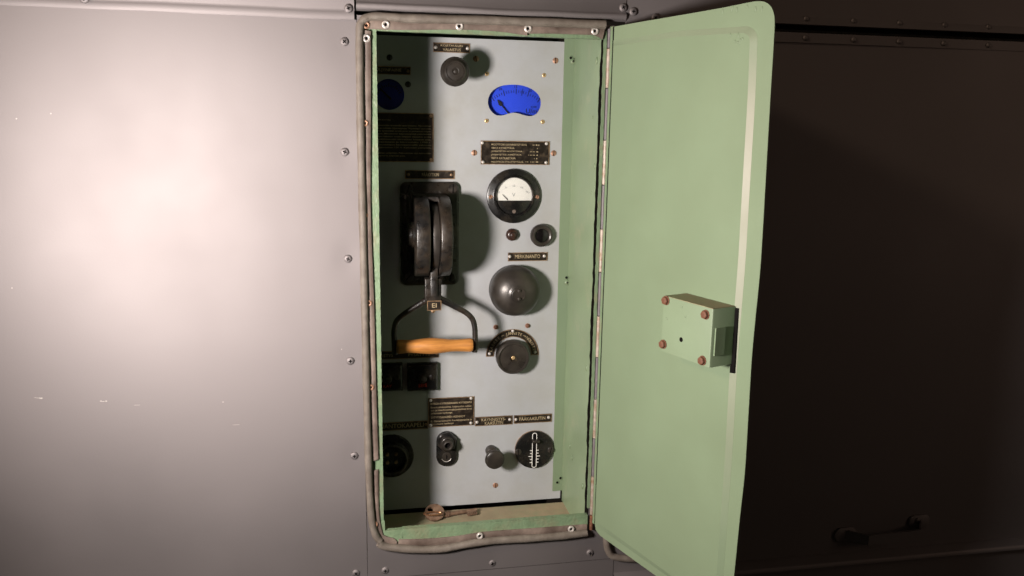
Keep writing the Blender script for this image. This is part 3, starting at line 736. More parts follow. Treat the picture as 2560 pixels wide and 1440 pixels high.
b = MB(); cz0 = (0.0, -0.0140)
for k in range(21):
    ang = -52+104*k/20
    tick(b, cz0, ang, 0.0300, 0.0312 if k % 5 else 0.0330, 0.00022 if k % 5 else 0.0004, 0.0054)
part('scale_marks', b, M_GREYPRINT, o)
b = MB()
text_line(b, 'V', -0.0004, -0.0005, 0.0060, 0.0054, align='CENTER')
for tx, x, z in (('0', -0.0235, 0.0060), ('75', -0.0128, 0.0125), ('150', -0.0004, 0.0150), ('225', 0.0122, 0.0130), ('300', 0.0208, 0.0062)):
    text_line(b, tx, x, z, 0.0024, 0.0054, align='CENTER', rot=-x*22)
part('lettering', b, M_GREYPRINT, o)
b = MB(); b.prism([(-0.0108, -0.0062), (-0.0098, -0.0052), (-0.0190, 0.0034), (-0.0194, 0.0030)], 0.0060, 0.0065); part('pointer', b, M_PRINT, o)
b = MB(); b.prism(inset(seg, 0.0002), 0.0071, 0.0077); part('glass', b, M_GLASS, o)
ME_VS = slotted(0.0033, 0.0014).mesh('screw', [M_COPPER, M_DARK])
for s in (-1, 1): link('screw', ME_VS, o, (s*vr*0.865, -0.0058, -0.0010), rot=(0, s*0.4, 0))

# brown push button and the black round indicator
o = mount('push_button', 1281.5, 587.5, 0.006, 'small brown round push button under the voltmeter', 'button')
b = MB(); b.lathe([(0.0102, 0), (0.0102, 0.0025), (0.0095, 0.0052), (0.0078, 0.0072), (0.0056, 0.0078), (0.0052, 0.0076), (0.0050, 0.0070)], 32); part('collar', b, M_BROWN, o)
b = MB(); b.lathe([(0.0047, 0.005), (0.0047, 0.0105), (0.0040, 0.0122), (0.002, 0.0130), (0, 0.0132)], 24); part('button', b, M_BROWN, o)
o = mount('indicator_lamp', 1355.5, 589.5, 0.011, 'black round unlit indicator with a dark scratched lens beside the brown button', 'indicator')
b = MB(); b.lathe([(0.0165, 0), (0.0185, 0.003), (0.0188, 0.007), (0.0180, 0.0100), (0.0162, 0.0122), (0.0140, 0.0126), (0.0124, 0.0118), (0.0117, 0.0100), (0.0116, 0.006)], 40); part('rim', b, M_KNOB, o, sharp=35)
b = MB(); b.lathe([(0.0117, 0.0092), (0.0080, 0.0104), (0.004, 0.0110), (0, 0.0112)], 32)
part('lens', b, mat('dark_lens', (0.006, 0.005, 0.005), 0.14, 0.0, 1.5, 0.2, 60, dirt=(0.05, 0.04, 0.035), dirt_amt=0.08, dirt_scale=160, dirt_sharp=0.1), o)
b = MB(); b.lathe([(0.0118, 0.0090), (0.0122, 0.0108), (0.0114, 0.0108), (0.0112, 0.0080)], 32); part('retaining_ring', b, M_BELL, o)

# alarm bell
o = mount('alarm_bell', 1297, 737, 0.050, 'dark bronze domed alarm bell with two screws in its cap', 'bell')
b = MB(); b.lathe([(0.0405, 0), (0.0408, 0.010), (0.0400, 0.0128), (0.0380, 0.0132), (0.030, 0.0132)], 56); part('base', b, M_BLACK, o)
b = MB(); b.lathe([(0.0330, 0.0150), (0.0412, 0.0150), (0.0417, 0.0160), (0.0417, 0.0185), (0.0412, 0.0215), (0.0400, 0.0265), (0.0378, 0.0320), (0.0345, 0.0370), (0.0300, 0.0412), (0.0240, 0.0448), (0.0170, 0.0475), (0.0136, 0.0484), (0.0130, 0.0491), (0.0116, 0.0492), (0.0112, 0.0486), (0.0100, 0.0486)], 64)
part('gong', b, M_BELL, o, sharp=50)
b = MB(); b.lathe([(0.0112, 0.0488), (0.0110, 0.0496), (0.0100, 0.0500), (0.0096, 0.0496), (0, 0.0497)], 32); part('cap', b, M_KNOB, o)
ME_BS = hexbolt(0.0027, 0.0032).mesh('screw', [M_BELL])
for s in (-1, 1): link('screw', ME_BS, o, (0.0004, -0.0494, s*0.0066))
b = MB()
b.lathe([(0.0398, 0.0130), (0.0398, 0.0155)], 56); part('inner_ring', b, M_IRON, o)

# voltage regulator: arc plate, knob, two rusty bolts
ac = pp(1280.7, 887.5)
o = thing('arc_plate', (ac[0], PY-0.0002, CAMZ+ac[1]), 'arched plate round the regulator knob reading LASKEE JÄNNITE NOUSEE', 'name plate', 'engraved plates on the panel')
R1, R0 = 70.5*K, 50.0*K
def arc(r, a0=0, a1=180, n=40): return [(r*math.cos(math.radians(a0+(a1-a0)*k/n)), r*math.sin(math.radians(a0+(a1-a0)*k/n))) for k in range(n+1)]
ring = lambda ro, ri, dz: [(x, z+dz) for x, z in arc(ro)]+[(x, z+dz) for x, z in reversed(arc(ri))]
def band(b, ro, ri, h0, h1, z0=0.0, mi=0):
    A, B = arc(ro), arc(ri); n = len(A); vs = []; fs = []
    for (x, z), (u, w) in zip(A, B):
        vs += [(x, -h0, z+z0), (x, -h1, z+z0), (u, -h1, w+z0), (u, -h0, w+z0)]
    for i in range(n-1):
        for k in range(4):
            k2 = (k+1) % 4; fs.append((i*4+k, i*4+k2, i*4+4+k2, i*4+4+k))
    fs += [(0, 1, 2, 3), ((n-1)*4+3, (n-1)*4+2, (n-1)*4+1, (n-1)*4)]
    b.add(vs, fs, mi)
b = MB(); band(b, R1, R0, 0, 0.0010); part('plate', b, M_PLATE, o)
b = MB(); band(b, R1, R1-0.0011, 0.0009, 0.0014); band(b, R0+0.0009, R0, 0.0009, 0.0014)
for s in (-1, 1):
    a, c = sorted((s*R0, s*R1)); b.box(a, c, -0.00145, -0.0009, -0.0010, 0.0002)
part('border', b, M_BRASS, o)
b = MB(); rm = (R1+R0)/2
text_arc(b, 'LASKEE', 0, 0, rm, 170, 124, 0.0052, 0.0013); text_arc(b, 'JÄNNITE', 0, 0, rm-0.0004, 109, 65, 0.0050, 0.0013); text_arc(b, 'NOUSEE', 0, 0, rm, 53, 9, 0.0050, 0.0013)
for a0, a1, tip in ((113, 121, 1), (62, 54, 1)):
    pts = [(math.radians(a0+(a1-a0)*k/4)) for k in range(5)]
    for p, q in zip(pts, pts[1:]):
        b.add([(r*math.cos(a), -0.0013, r*math.sin(a)) for r, a in ((rm-0.0004, p), (rm+0.0004, p), (rm+0.0004, q), (rm-0.0004, q))], [(0, 1, 2, 3)])
    a = math.radians(a1); a2 = math.radians(a1-(a1-a0)*0.35)
    b.add([(rm*math.cos(a), -0.0013, rm*math.sin(a)), ((rm+0.0018)*math.cos(a2), -0.0013, (rm+0.0018)*math.sin(a2)), ((rm-0.0018)*math.cos(a2), -0.0013, (rm-0.0018)*math.sin(a2))], [(0, 1, 2)])
part('lettering', b, M_GOLD, o)
for a in (6, 90, 174):
    link('nail', ME_NAIL, o, (rm*1.02*math.cos(math.radians(a)), -0.0010, (rm+(0.0035 if a == 90 else 0))*math.sin(math.radians(a))))

o = mount('regulator_knob', 1284, 896, 0.026, 'dusty black fluted regulator knob with a brass bolt in its centre', 'knob')
def gear(r, n=72, d=0.0006): return [((r+(d if k % 2 else -d*0.3))*math.cos(PI*k/n), (r+(d if k % 2 else -d*0.3))*math.sin(PI*k/n)) for k in range(2*n)]
b = MB(); b.prism(gear(0.0268), 0.006, 0.0215); part('fluted_rim', b, M_KNOB, o, sharp=20)
b = MB(); b.lathe([(0.0278, 0.0205), (0.0278, 0.0228), (0.0270, 0.0252), (0.0254, 0.0264), (0.0238, 0.0262), (0.0230, 0.0248), (0.0224, 0.0240), (0.012, 0.0244), (0.0066, 0.0246), (0.0064, 0.0254), (0.0056, 0.0256), (0.0052, 0.0248), (0.0050, 0.0200), (0, 0.0198)], 56)
part('knob_face', b, M_KNOB, o, sharp=35)
b = MB(); b.lathe([(0.0085, 0), (0.0085, 0.0065)], 20); part('shaft', b, M_IRON, o)
b = MB(); hx = [(0.0036*math.cos(PI/3*k), 0.0036*math.sin(PI/3*k)) for k in range(6)]; b.prism(hx, 0.0198, 0.0236, bevel=0.0006); part('bolt', b, M_SCREWB, o)
for i, (px, py) in enumerate(((1240, 818.6), (1319.7, 815))):
    o = mount('stop_bolt', px, py, 0.003, ('small rusty bolt above the L end of the arched plate', 'small rusty bolt right of the arched plate top, over NOUSEE')[i], 'bolt', 'rusty bolts above the arched plate')
    b = MB(); b.lathe([(0.0042, 0), (0.0042, 0.0008), (0.0032, 0.0010)], 18); part('washer', b, M_COPPER, o)
    b = MB(); b.lathe([(0.0030, 0.0008), (0.0030, 0.0034), (0.0020, 0.0044), (0, 0.0046)], 16); part('head', b, M_RUST, o)

# ---- main switch: base plate, slotted drum, fork with the wooden grip
c0 = pp(1075, 584, 0.006)
sw = thing('main_switch', (c0[0], PY, CAMZ+c0[1]), 'black cast-iron main switch with a drum housing and a wooden grip lever', 'switch')
def sl(px, py, h):
    q = on(px, py, PY-h); return Vector((q.x-c0[0], -h, q.z-CAMZ-c0[1]))
l0, r0_, t0, b0 = sl(1001, 584, 0.006), sl(1147, 584, 0.006), sl(1075, 455, 0.006), sl(1075, 713, 0.006)
bx0, bx1, bz0, bz1 = l0.x, r0_.x, b0.z, t0.z
b = MB(); b.prism(rrect(bx0, bx1, bz0, bz1, 0.010), 0, 0.0085, bevel=0.0025); part('base_plate', b, M_IRON, sw, sharp=50)
# raised surround on the base under the drum
b = MB(); b.prism([(bx0+0.016, bz1-0.012), (bx0+0.024, bz1-0.018), (bx1-0.024, bz1-0.018), (bx1-0.016, bz1-0.026), (bx1-0.012, bz0+0.024), (bx1-0.020, bz0+0.016), (bx0+0.020, bz0+0.016), (bx0+0.010, bz0+0.024), (bx0+0.010, bz1-0.024)][::-1], 0.0080, 0.0125, bevel=0.002); part('surround', b, M_IRON, sw)
b = MB(); 
for k in range(26):
    x = bx0+0.026+0.0385*(k % 13)/12+random.uniform(-0.0004, 0.0004); z = bz1-0.0155-(k//13)*0.0052+random.uniform(-0.0006, 0.0006)
    b.lathe([(0.0012, 0.0080), (0.0010, 0.0095), (0, 0.0102)], 6, c=(x, z))
part('cast_relief', b, M_IRON, sw)
ME_SS = slotted(0.0074, 0.0022).mesh('screw', [M_IRON, M_DARK])
for px, py, a in ((1132.8, 471.5, 0.05), (1020.5, 472, 0.3), (1022, 692, 0.7), (1126, 692, 0.2)):
    q = sl(px, py, 0.009); link('screw', ME_SS, sw, (q.x, -0.0083, q.z), rot=(0, a, 0))
# drum cheeks: D-shaped in side view
dl, dr = sl(1039, 590, 0.090), sl(1130.5, 590, 0.090)
ct, cb = sl(1085, 490.5, 0.046), sl(1085, 690, 0.050)
zc_, zh = (ct.z+cb.z)/2, (ct.z-cb.z)/2
def dprof(hz, p0, pfl, pmax, n=20):
    o = [(p0, -hz)]
    for k in range(n+1):
        a = -PI/2+PI*k/n
        sx = abs(math.cos(a))**0.86; sz = abs(math.sin(a))**0.86*(1 if a > 0 else -1)
        o.append((pfl+(pmax-pfl)*sx, hz*sz))
    o.append((p0, hz)); return o
def cheek(x0, x1, prof, bev=0.0022):
    """side profile of (height, z) extruded along x with rounded rims"""
    b = MB(); n = len(prof); vs = []; fs = []
    ins = inset(prof, bev)
    for x, pr in ((x0, ins), (x0+bev*0.3, inset(prof, bev*0.3)), (x0+bev, prof), (x1-bev, prof), (x1-bev*0.3, inset(prof, bev*0.3)), (x1, ins)):
        vs += [(x, -h, z+zc_) for h, z in pr]
    for r in range(5):
        for k in range(n):
            k2 = (k+1) % n; fs.append((r*n+k, r*n+k2, (r+1)*n+k2, (r+1)*n+k))
    fs.append(tuple(range(n))); fs.append(tuple(reversed(range(5*n, 6*n))))
    b.add(vs, fs); return b
wd = dr.x-dl.x
pr = dprof(zh, 0.0100, 0.040, 0.106)
part('cheek', cheek(dl.x, dl.x+wd*0.40, pr), M_IRON, sw, sharp=45)
part('cheek', cheek(dl.x+wd*0.67, dr.x, pr), M_IRON, sw, sharp=45)
b = MB(); b.box(dl.x+wd*0.395, dl.x+wd*0.675, -0.060, -0.0105, zc_+zh-0.0068, zc_+zh-0.0005); part('bridge', b, M_IRON, sw)
part('rotor', cheek(dl.x+wd*0.465, dl.x+wd*0.66, dprof(zh*0.86, 0.012, 0.040, 0.0985), 0.0012), M_BELL, sw, sharp=45)
b = MB(); zz = sl(1035, 585, 0.05).z
b.lathe([(0.0205, dl.x+0.001), (0.0205, dl.x-0.0030), (0.0185, dl.x-0.0042), (0.0175, dl.x-0.0042), (0.0170, dl.x-0.0075), (0.0150, dl.x-0.0090), (0, dl.x-0.0095)], 36, c=(-0.055, zz), axis='x'); part('axle_cap', b, M_IRON, sw)
b = MB(); b.lathe([(0.0205, dr.x-0.001), (0.0205, dr.x+0.0025), (0.0150, dr.x+0.0050), (0, dr.x+0.0055)], 36, c=(-0.055, zz), axis='x'); part('axle_cap', b, M_IRON, sw)
# lever
HP = 0.072
def slb(x0, x1, y0, y1, h):
    p, q = sl(x0, (y0+y1)/2, h), sl(x1, (y0+y1)/2, h); t, u = sl((x0+x1)/2, y0, h), sl((x0+x1)/2, y1, h)
    return p.x, q.x, u.z, t.z
x0, x1, z0, z1 = slb(1062.5, 1103.5, 697.5, 755, HP)
b = MB(); b.prism(rrect(x0, x1, z0, z1, 0.0015, 2), HP-0.016, HP, bevel=0.0012); part('lever_block', b, M_IRON, sw)
x0, x1, z0, z1 = slb(1076.5, 1094.5, 690, 743, HP+0.003)
xc = (x0+x1)/2
b = MB(); b.prism([(x0, z1+0.012), (x0, z0+0.002), (x0+0.001, z0+0.0006), (xc, z0), (x1-0.001, z0+0.0006), (x1, z0+0.002), (x1, z1+0.012)], HP-0.022, HP+0.003, bevel=0.0008); lev = part('lever_bar', b, M_IRON, sw)
x0, x1, z0, z1 = slb(1068, 1103.5, 752, 776.5, HP+0.0015)
b = MB(); b.prism(rect(x0, x1, z0, z1), HP-0.008, HP+0.0008); et = part('tag_plate', b, M_BROWNPLATE if False else M_PLATE, sw)
b = MB(); b.frame(rect(x0, x1, z0, z1), rect(x0+0.0011, x1-0.0011, z0+0.0011, z1-0.0011), HP+0.0006, HP+0.0014)
part('border', b, M_BRASS, et)
b = MB(); text_fit(b, 'EI', x0+(x1-x0)*0.34, x0+(x1-x0)*0.66, z0+(z1-z0)*0.30, z0+(z1-z0)*0.74, HP+0.0011); part('lettering', b, M_GOLD, et)
q = sl(1083, 778, HP); b = MB(); b.lathe([(0.0032, HP-0.012), (0.0032, HP-0.001), (0.002, HP), (0, HP+0.0003)], 14, c=(q.x, q.z)); part('pivot_pin', b, M_BRASS, sw)
ar = 0.0046
armR = smooth_path([sl(*p, HP-0.007) for p in ((1092, 742), (1106, 750), (1130, 762), (1152, 774), (1168, 784), (1179, 795), (1185, 808), (1187.5, 826), (1188, 850), (1187, 880))], 4)
armL = smooth_path([sl(*p, HP-0.007) for p in ((1078, 744), (1063, 752), (1040, 766), (1016, 781), (1000, 793), (991, 803), (987, 815), (985, 830), (985.5, 850), (987, 886))], 4)
for a in (armR, armL):
    b = MB(); b.tube(a, [ar*(1.25-0.3*min(1, i/14)) for i in range(len(a))], 12); part('fork_arm', b, M_IRON, sw)
g0, g1 = sl(991, 868.5, HP), sl(1182, 864, HP)
g0.y = g1.y = -(HP-0.004)
rad = [0.0, 0.0086, 0.0108, 0.0111, 0.0107, 0.0103, 0.0103, 0.0107, 0.0115, 0.0123, 0.0128, 0.0128, 0.0124, 0.0116, 0.0107, 0.0100, 0.0097, 0.0098, 0.0101, 0.0106, 0.0109, 0.0108, 0.0096, 0.0]
tt = [0, 0.0, 0.015, 0.04, 0.09, 0.14, 0.19, 0.25, 0.31, 0.37, 0.43, 0.48, 0.53, 0.59, 0.65, 0.71, 0.77, 0.82, 0.87, 0.92, 0.955, 0.98, 1.0, 1.0]
b = MB(); b.tube([g0.lerp(g1, t) for t in tt], [max(r, 0.0002) for r in rad], 28); part('grip', b, M_WOOD, sw, sharp=60)

# ---- two push button boxes in the shade
for i, (l, r, label) in enumerate(((1019, 1094.5, 'black square button box with a red mark, right one under the wooden grip'), (931.5, 1007, 'black square button box cut off by the left frame edge'))):
    hb = 0.014
    x0, _ = pp(l, 945, hb); x1, _ = pp(r, 945, hb); z1 = pp((l+r)/2, 911+1.2*i, hb)[1]; z0 = pp((l+r)/2, 979+1.2*i, hb)[1]
    cx, cz = (x0+x1)/2, (z0+z1)/2; w, h = (x1-x0)/2, (z1-z0)/2
    o = thing('button_box', (cx, PY, CAMZ+cz), label, 'button box', 'push button boxes')
    b = MB(); b.prism(rect(-w, w, -h, h), 0, hb, bevel=0.0045); part('case', b, M_BLACK, o, sharp=30)
    b = MB(); b.lathe([(0.0078, hb-0.001), (0.0078, hb+0.0008), (0.0062, hb+0.0010), (0.0060, hb+0.007), (0.0052, hb+0.0092), (0.003, hb+0.0100), (0, hb+0.0101)], 28); part('button', b, M_KNOB, o)
    link('screw', ME_PSCREWD, o, (w*0.62, -hb, 0.0012))
    b = MB(); text_fit(b, 'SEIS' if i == 0 else 'KÄY', -0.0075, 0.0065, -h*0.66, -h*0.42, hb+0.0003); part('lettering', b, M_RPRINT, o)

# ---- cable socket in the shade
o = mount('cable_socket', 979, 1144, 0.010, 'round dark cable socket in shadow at the lower left', 'socket')
sr = 59*K*0.985
b = MB(); b.lathe([(sr, 0), (sr, 0.006), (sr*0.96, 0.009), (sr*0.78, 0.0105), (sr*0.72, 0.020), (sr*0.62, 0.021), (sr*0.60, 0.010), (0, 0.010)], 48); part('flange', b, M_BLACK, o, sharp=30)
b = MB(); b.lathe([(sr*0.70, 0.0185), (sr*0.72, 0.0212), (sr*0.66, 0.0222), (sr*0.61, 0.0210)], 48); part('ring', b, M_BELL, o)
for k in range(4):
    a = PI/4+PI/2*k; b = MB(); b.lathe([(0.0028, 0.0095), (0.0028, 0.015), (0, 0.0158)], 12, c=(0.010*math.cos(a), 0.010*math.sin(a))); part('contact_pin', b, M_BRASS, o)

# ---- ignition switch with key slot
c = pp(1117, 1123, 0.005)
o = thing('ignition_switch', (c[0], PY, CAMZ+c[1]), 'black oblong ignition switch with hex nut, socket and key slot', 'switch')
w = (pp(1143, 1123, 0.005)[0]-pp(1091.5, 1123, 0.005)[0])/2; hh = (pp(1117, 1080, 0.005)[1]-pp(1117, 1166, 0.005)[1])/2
b = MB(); b.prism(rrect(-w, w, -hh, hh, w*0.995, 10), 0, 0.0060, bevel=0.0012); part('body', b, M_BLACK, o)
q = pp(1117.5, 1105.5, 0.012); nx, nz = q[0]-c[0], q[1]-c[1]
b = MB(); b.prism([(nx+0.0172*math.cos(PI/3*k+0.25), nz+0.0172*math.sin(PI/3*k+0.25)) for k in range(6)], 0.0058, 0.0130, bevel=0.0012)
b.lathe([(0.0150, 0.0128), (0.0142, 0.0140), (0.0108, 0.0142)], 32, c=(nx, nz)); part('hex_nut', b, M_IRON, o)
b = MB(); b.lathe([(0.0112, 0.012), (0.0112, 0.0165), (0.0100, 0.0185), (0.0090, 0.0190), (0.0088, 0.0270), (0.0080, 0.0292), (0.0062, 0.0298), (0.0050, 0.0285), (0.0046, 0.020)], 32, c=(nx, nz)); b.lathe([(0.0047, 0.0230), (0, 0.0225)], 24, c=(nx, nz), mi=1)
part('socket', b, [M_BELL, M_DARK], o, sharp=35)
q = pp(1116.5, 1142, 0.006); kx, kz_ = q[0]-c[0], q[1]-c[1]
b = MB(); b.lathe([(0.0078, 0.0058), (0.0078, 0.0066), (0.0066, 0.0068), (0.0062, 0.0063), (0, 0.0064)], 28, c=(kx, kz_))
b.add([(kx+x, -0.0068, kz_+z) for x, z in ((-0.0008, -0.0042), (0.0010, -0.0042), (0.0012, -0.0006), (0.0022, 0.0008), (0.0008, 0.0014), (0.0010, 0.0040), (-0.0010, 0.0040), (-0.0010, 0.001))], [tuple(range(8))], 1)
part('key_slot', b, [M_KNOB, M_DARK], o)
b = MB(); band_pts = [(kx+0.0086*math.cos(math.radians(a)), -0.0062, kz_+0.0086*math.sin(math.radians(a))) for a in range(205, 345, 10)]
b.tube(band_pts, 0.0006, 6); part('bright_edge', b, M_ALU, o)

# ---- choke pull knob
o = mount('choke_knob', 1238, 1151, 0.044, 'worn black mushroom pull knob under KÄYNNISTYS-KAASUTIN', 'knob')
b = MB(); b.lathe([(0.0098, 0), (0.0098, 0.008), (0.0086, 0.011), (0.0060, 0.0122), (0.0048, 0.0122), (0.0048, 0.034)], 28); part('stem', b, M_KNOB, o)
b = MB(); b.lathe([(0.0046, 0.028), (0.0080, 0.031), (0.0140, 0.0345), (0.0163, 0.0380), (0.0166, 0.0405), (0.0160, 0.0425), (0.0146, 0.0438), (0.0100, 0.0446), (0.005, 0.0449), (0, 0.0450)], 40); part('knob_cap', b, M_KNOB, o, sharp=60)

# ---- throttle slide disc
o = mount('throttle_slide', 1336.5, 1125, 0.005, 'black disc with a white-edged vertical slot and tick marks under PÄÄKAASUTIN', 'control')
tr = 53.3*K
b = MB(); b.lathe([(tr, 0), (tr, 0.0032)], 56); part('rim', b, M_BRASS, o)
b = MB(); b.lathe([(tr*0.995, 0.0030), (tr*0.985, 0.0046), (tr*0.965, 0.0052), (0, 0.0052)], 56); part('disc', b, M_BLACK, o)
sx0, sx1 = -0.0047, 0.0037
tz, bz = pp(1335, 1082, 0.005)[1], pp(1335, 1169, 0.005)[1]; tcz = (o.location.z-CAMZ); sz1, sz0 = tz-tcz, bz-tcz
so = rrect(sx0, sx1, sz0, sz1, 0.0041, 6); si = inset(so, 0.00105)
b = MB(); b.prism(si, 0.0045, 0.0054); part('slot', b, M_DARK, o)
b = MB(); b.frame(so, si, 0.0050, 0.0056); part('slot_outline', b, M_WPRINT, o)
b = MB(); xm = (sx0+sx1)/2
for k, zf in enumerate((0.50, 0.585, 0.67, 0.755, 0.845)):
    z = sz1+(sz0-sz1)*zf; ext = 0.0062 if k == 2 else 0.0034
    for s in (-1, 1):
        a = sx1 if s > 0 else sx0; e = a+s*ext
        b.box(min(a, e), max(a, e), -0.0056, -0.0050, z-0.0006, z+0.0006)
part('tick_marks', b, M_WPRINT, o)
z = sz1+(sz0-sz1)*0.21
b = MB(); b.prism([(sx0-0.0008, z-0.0026), (sx1+0.0035, z-0.0018), (sx1+0.0036, z+0.0016), (sx0-0.0005, z+0.0022)], 0.0050, 0.0145, bevel=0.0006); part('slide_lever', b, M_BELL, o)
ME_TS = slotted(0.0056, 0.0010).mesh('screw', [M_KNOB, M_DARK])
for s, a in ((-1, 0.0), (1, 0.25)): link('screw', ME_TS, o, (s*tr*0.845, -0.0050, -0.0018), rot=(0, a, 0))

# ---- old iron key on the cabinet floor
k0 = onz(1110, 1287, CAMZ+FZ+0.006); k1 = onz(1191, 1274.5, CAMZ+FZ+0.006)
key = thing('iron_key', (k0.x, k0.y, CAMZ+FZ), 'old rusty iron key with a round bow lying on the cabinet floor', 'key')
ax = (k1-k0); KL = ax.length; ax.normalize(); yaw = math.atan2(ax.y, ax.x)
key.rotation_euler = (0, 0, yaw)
b = MB(); b.tube([(-0.003, 0, 0.0062), (0.004, 0, 0.0062), (KL*0.5, 0, 0.0060), (KL, 0, 0.0058)], [0.0040, 0.0036, 0.0035, 0.0034], 14)
for x, r in ((0.003, 0.0052), (0.0065, 0.0056), (0.0095, 0.0052)):
    b.tube([(x-0.0012, 0, 0.0062), (x-0.0006, 0, 0.0062), (x+0.0006, 0, 0.0062), (x+0.0012, 0, 0.0062)], [r*0.8, r, r, r*0.8], 14)
part('shank', b, M_KEY, key)
b = MB(); bx = KL-0.019
for x0, x1, d in ((0, 0.0165, 0.0075), (0.0, 0.0030, 0.013), (0.0045, 0.0066, 0.0128), (0.0080, 0.0100, 0.0125), (0.0114, 0.0134, 0.0122), (0.0146, 0.0165, 0.0120)):
    b.box(bx+x0, bx+x1, -d, -0.0015, 0.0035 if d < 0.01 else 0.0037, 0.0075 if d < 0.01 else 0.0072)
part('bit', b, M_KEY, key)
b = MB(); n = 28; ro = []; ri = []
for k in range(n):
    a = 2*PI*k/n; ro.append((-0.0165+0.0165*math.cos(a), 0.0148*math.sin(a))); ri.append((-0.0225+0.0050*math.cos(a), 0.0055+0.0042*math.sin(a)))
b.frame(ro, ri, -0.0022, 0.0022); bw = part('bow', b, M_KEY, key, loc=(0, 0, 0.0125), rot=(math.radians(-52), 0, 0))
b = MB(); loop = [(-0.0225+0.0150*math.cos(t)*1.0, -0.004+0.0045*math.sin(t), 0.0110+0.0028*math.cos(t)) for t in [2*PI*k/24 for k in range(25)]]
b.tube(loop, 0.0009, 8, cap=False); part('wire_ring', b, mat('copper_wire', (0.62, 0.30, 0.16), 0.25, 0.85, 1.5, 0.1, 100), key, loc=(-0.004, -0.006, 0.002), rot=(0.2, 0.28, 0.0))

# ================================================================== the open door
H0 = on(1516, 66, -0.006); HB = on(1487, 1322, -0.006)
Ft = onz(1939, -4, H0.z)
DU = Vector((Ft.x-H0.x, Ft.y-H0.y, 0)); DWID = DU.length; DU.normalize()
HX = (H0.x+HB.x)/2
P0 = Vector((HX, -0.006, CAMZ))
DN = Vector((DU.y, -DU.x, 0));                    # towards the camera side
if DN.dot(CAM-P0) < 0: DN = -DN
yaw = math.atan2(DU.y, DU.x)
door = thing('cabinet_door', P0, 'open pale green cabinet door with pressed panel and pale bevel', 'door', rot=(0, 0, yaw))
# local door axes: x along the door, z up; the visible inner face looks along local +/-y
SGN = 1 if Vector((-math.sin(yaw), math.cos(yaw), 0)).dot(DN) > 0 else -1
def dl_(px, py, w=0.0):
    q = onplane(px, py, P0+DN*w, DN)-P0; return (q.dot(DU), q.z)
class DB(MB):
    """heights grow out of the inner face of the door"""
    def __init__(s): super().__init__(); 
def flip(mb):
    if SGN > 0: mb.v = [(x, -y, z) for x, y, z in mb.v]
    return mb
def dpart(name, mb, mats, parent=door, sharp=40): return part(name, flip(mb), mats, parent, sharp=sharp)
LW = 0.0085                                       # the leaf of the hinge
out_px = [(1536, 66.5), (1600, 55), (1700, 38), (1800, 20.5), (1870, 6.5), (1893, 3), (1912, 5), (1926, 15), (1934, 32), (1936.5, 55), (1934, 110), (1926, 240), (1918, 380), (1906, 590), (1899, 690), (1888, 800), (1879, 900), (1870, 1050), (1862, 1180), (1850, 1290), (1835, 1440)]
out_px = [(p.x, p.y) for p in smooth_path([Vector((a, c, 0)) for a, c in out_px], 4)]
ol = [dl_(*p) for p in out_px]
zb = dl_(1640, 1437)[1]; zbl = dl_(1503, 1335)[1]
fu, fz = ol[-1]
sl_u = (ol[-1][0]-ol[-9][0])/(ol[-1][1]-ol[-9][1])
zbot = dl_(1600, 1411)[1]
ol += [(fu+sl_u*(zbot+0.03-fz), zbot+0.03), (fu+sl_u*(zbot+0.03-fz)-0.004, zbot+0.012), (fu-0.020, zbot+0.002), (fu-0.035, zbot)]
ol += [(0.12, zbot), (0.06, zbot), (0.022, zbot), (0.0115, zbot+0.004), (LW, zbot+0.011)]
ol = [(max(u, LW), z) for u, z in ol]
b = MB(); b.prism(ol[::-1], -0.0011, 0.0, cap0=True); dpart('door_sheet', b, M_GREEN, sharp=40)
# pressed raised panel
PH = 0.0045
pr_px = [(1858, 82), (1869, 88), (1874, 100), (1873, 132), (1869, 240), (1855, 480), (1846, 640), (1838, 745), (1824, 930), (1813, 1130), (1801, 1300), (1791, 1440)]
pr_px = [(p.x, p.y) for p in smooth_path([Vector((a, c, 0)) for a, c in pr_px], 4)]
pl = [dl_(a, c, PH) for a, c in pr_px]
pzb = dl_(1580, 1372, PH)[1]
pt_l = dl_(1537, 113, PH)
pu = pl[-1][0]
inner = [(LW+0.0012, pt_l[1])] + [dl_(1700, 91, PH)] + pl + [(pu-0.004, pzb+0.006), (pu-0.012, pzb), (0.06, pzb), (LW+0.006, pzb), (LW+0.0012, pzb+0.004)]
def bevel_loop(loop, d):
    r = inset(loop, -d); return [(max(u, LW+0.0006), z) for u, z in r]
outer = bevel_loop(inner, 0.0075)
n = len(inner)
umax = max(u for u, z in inner)
def ph(u): return 0.0004+(PH-0.0004)*(u-LW)/(umax-LW)
b = MB(); vs = [(u, -ph(u), z) for u, z in inner]; b.add(vs, [tuple(range(n))])
dpart('pressed_panel', b, M_GREEN, sharp=30)
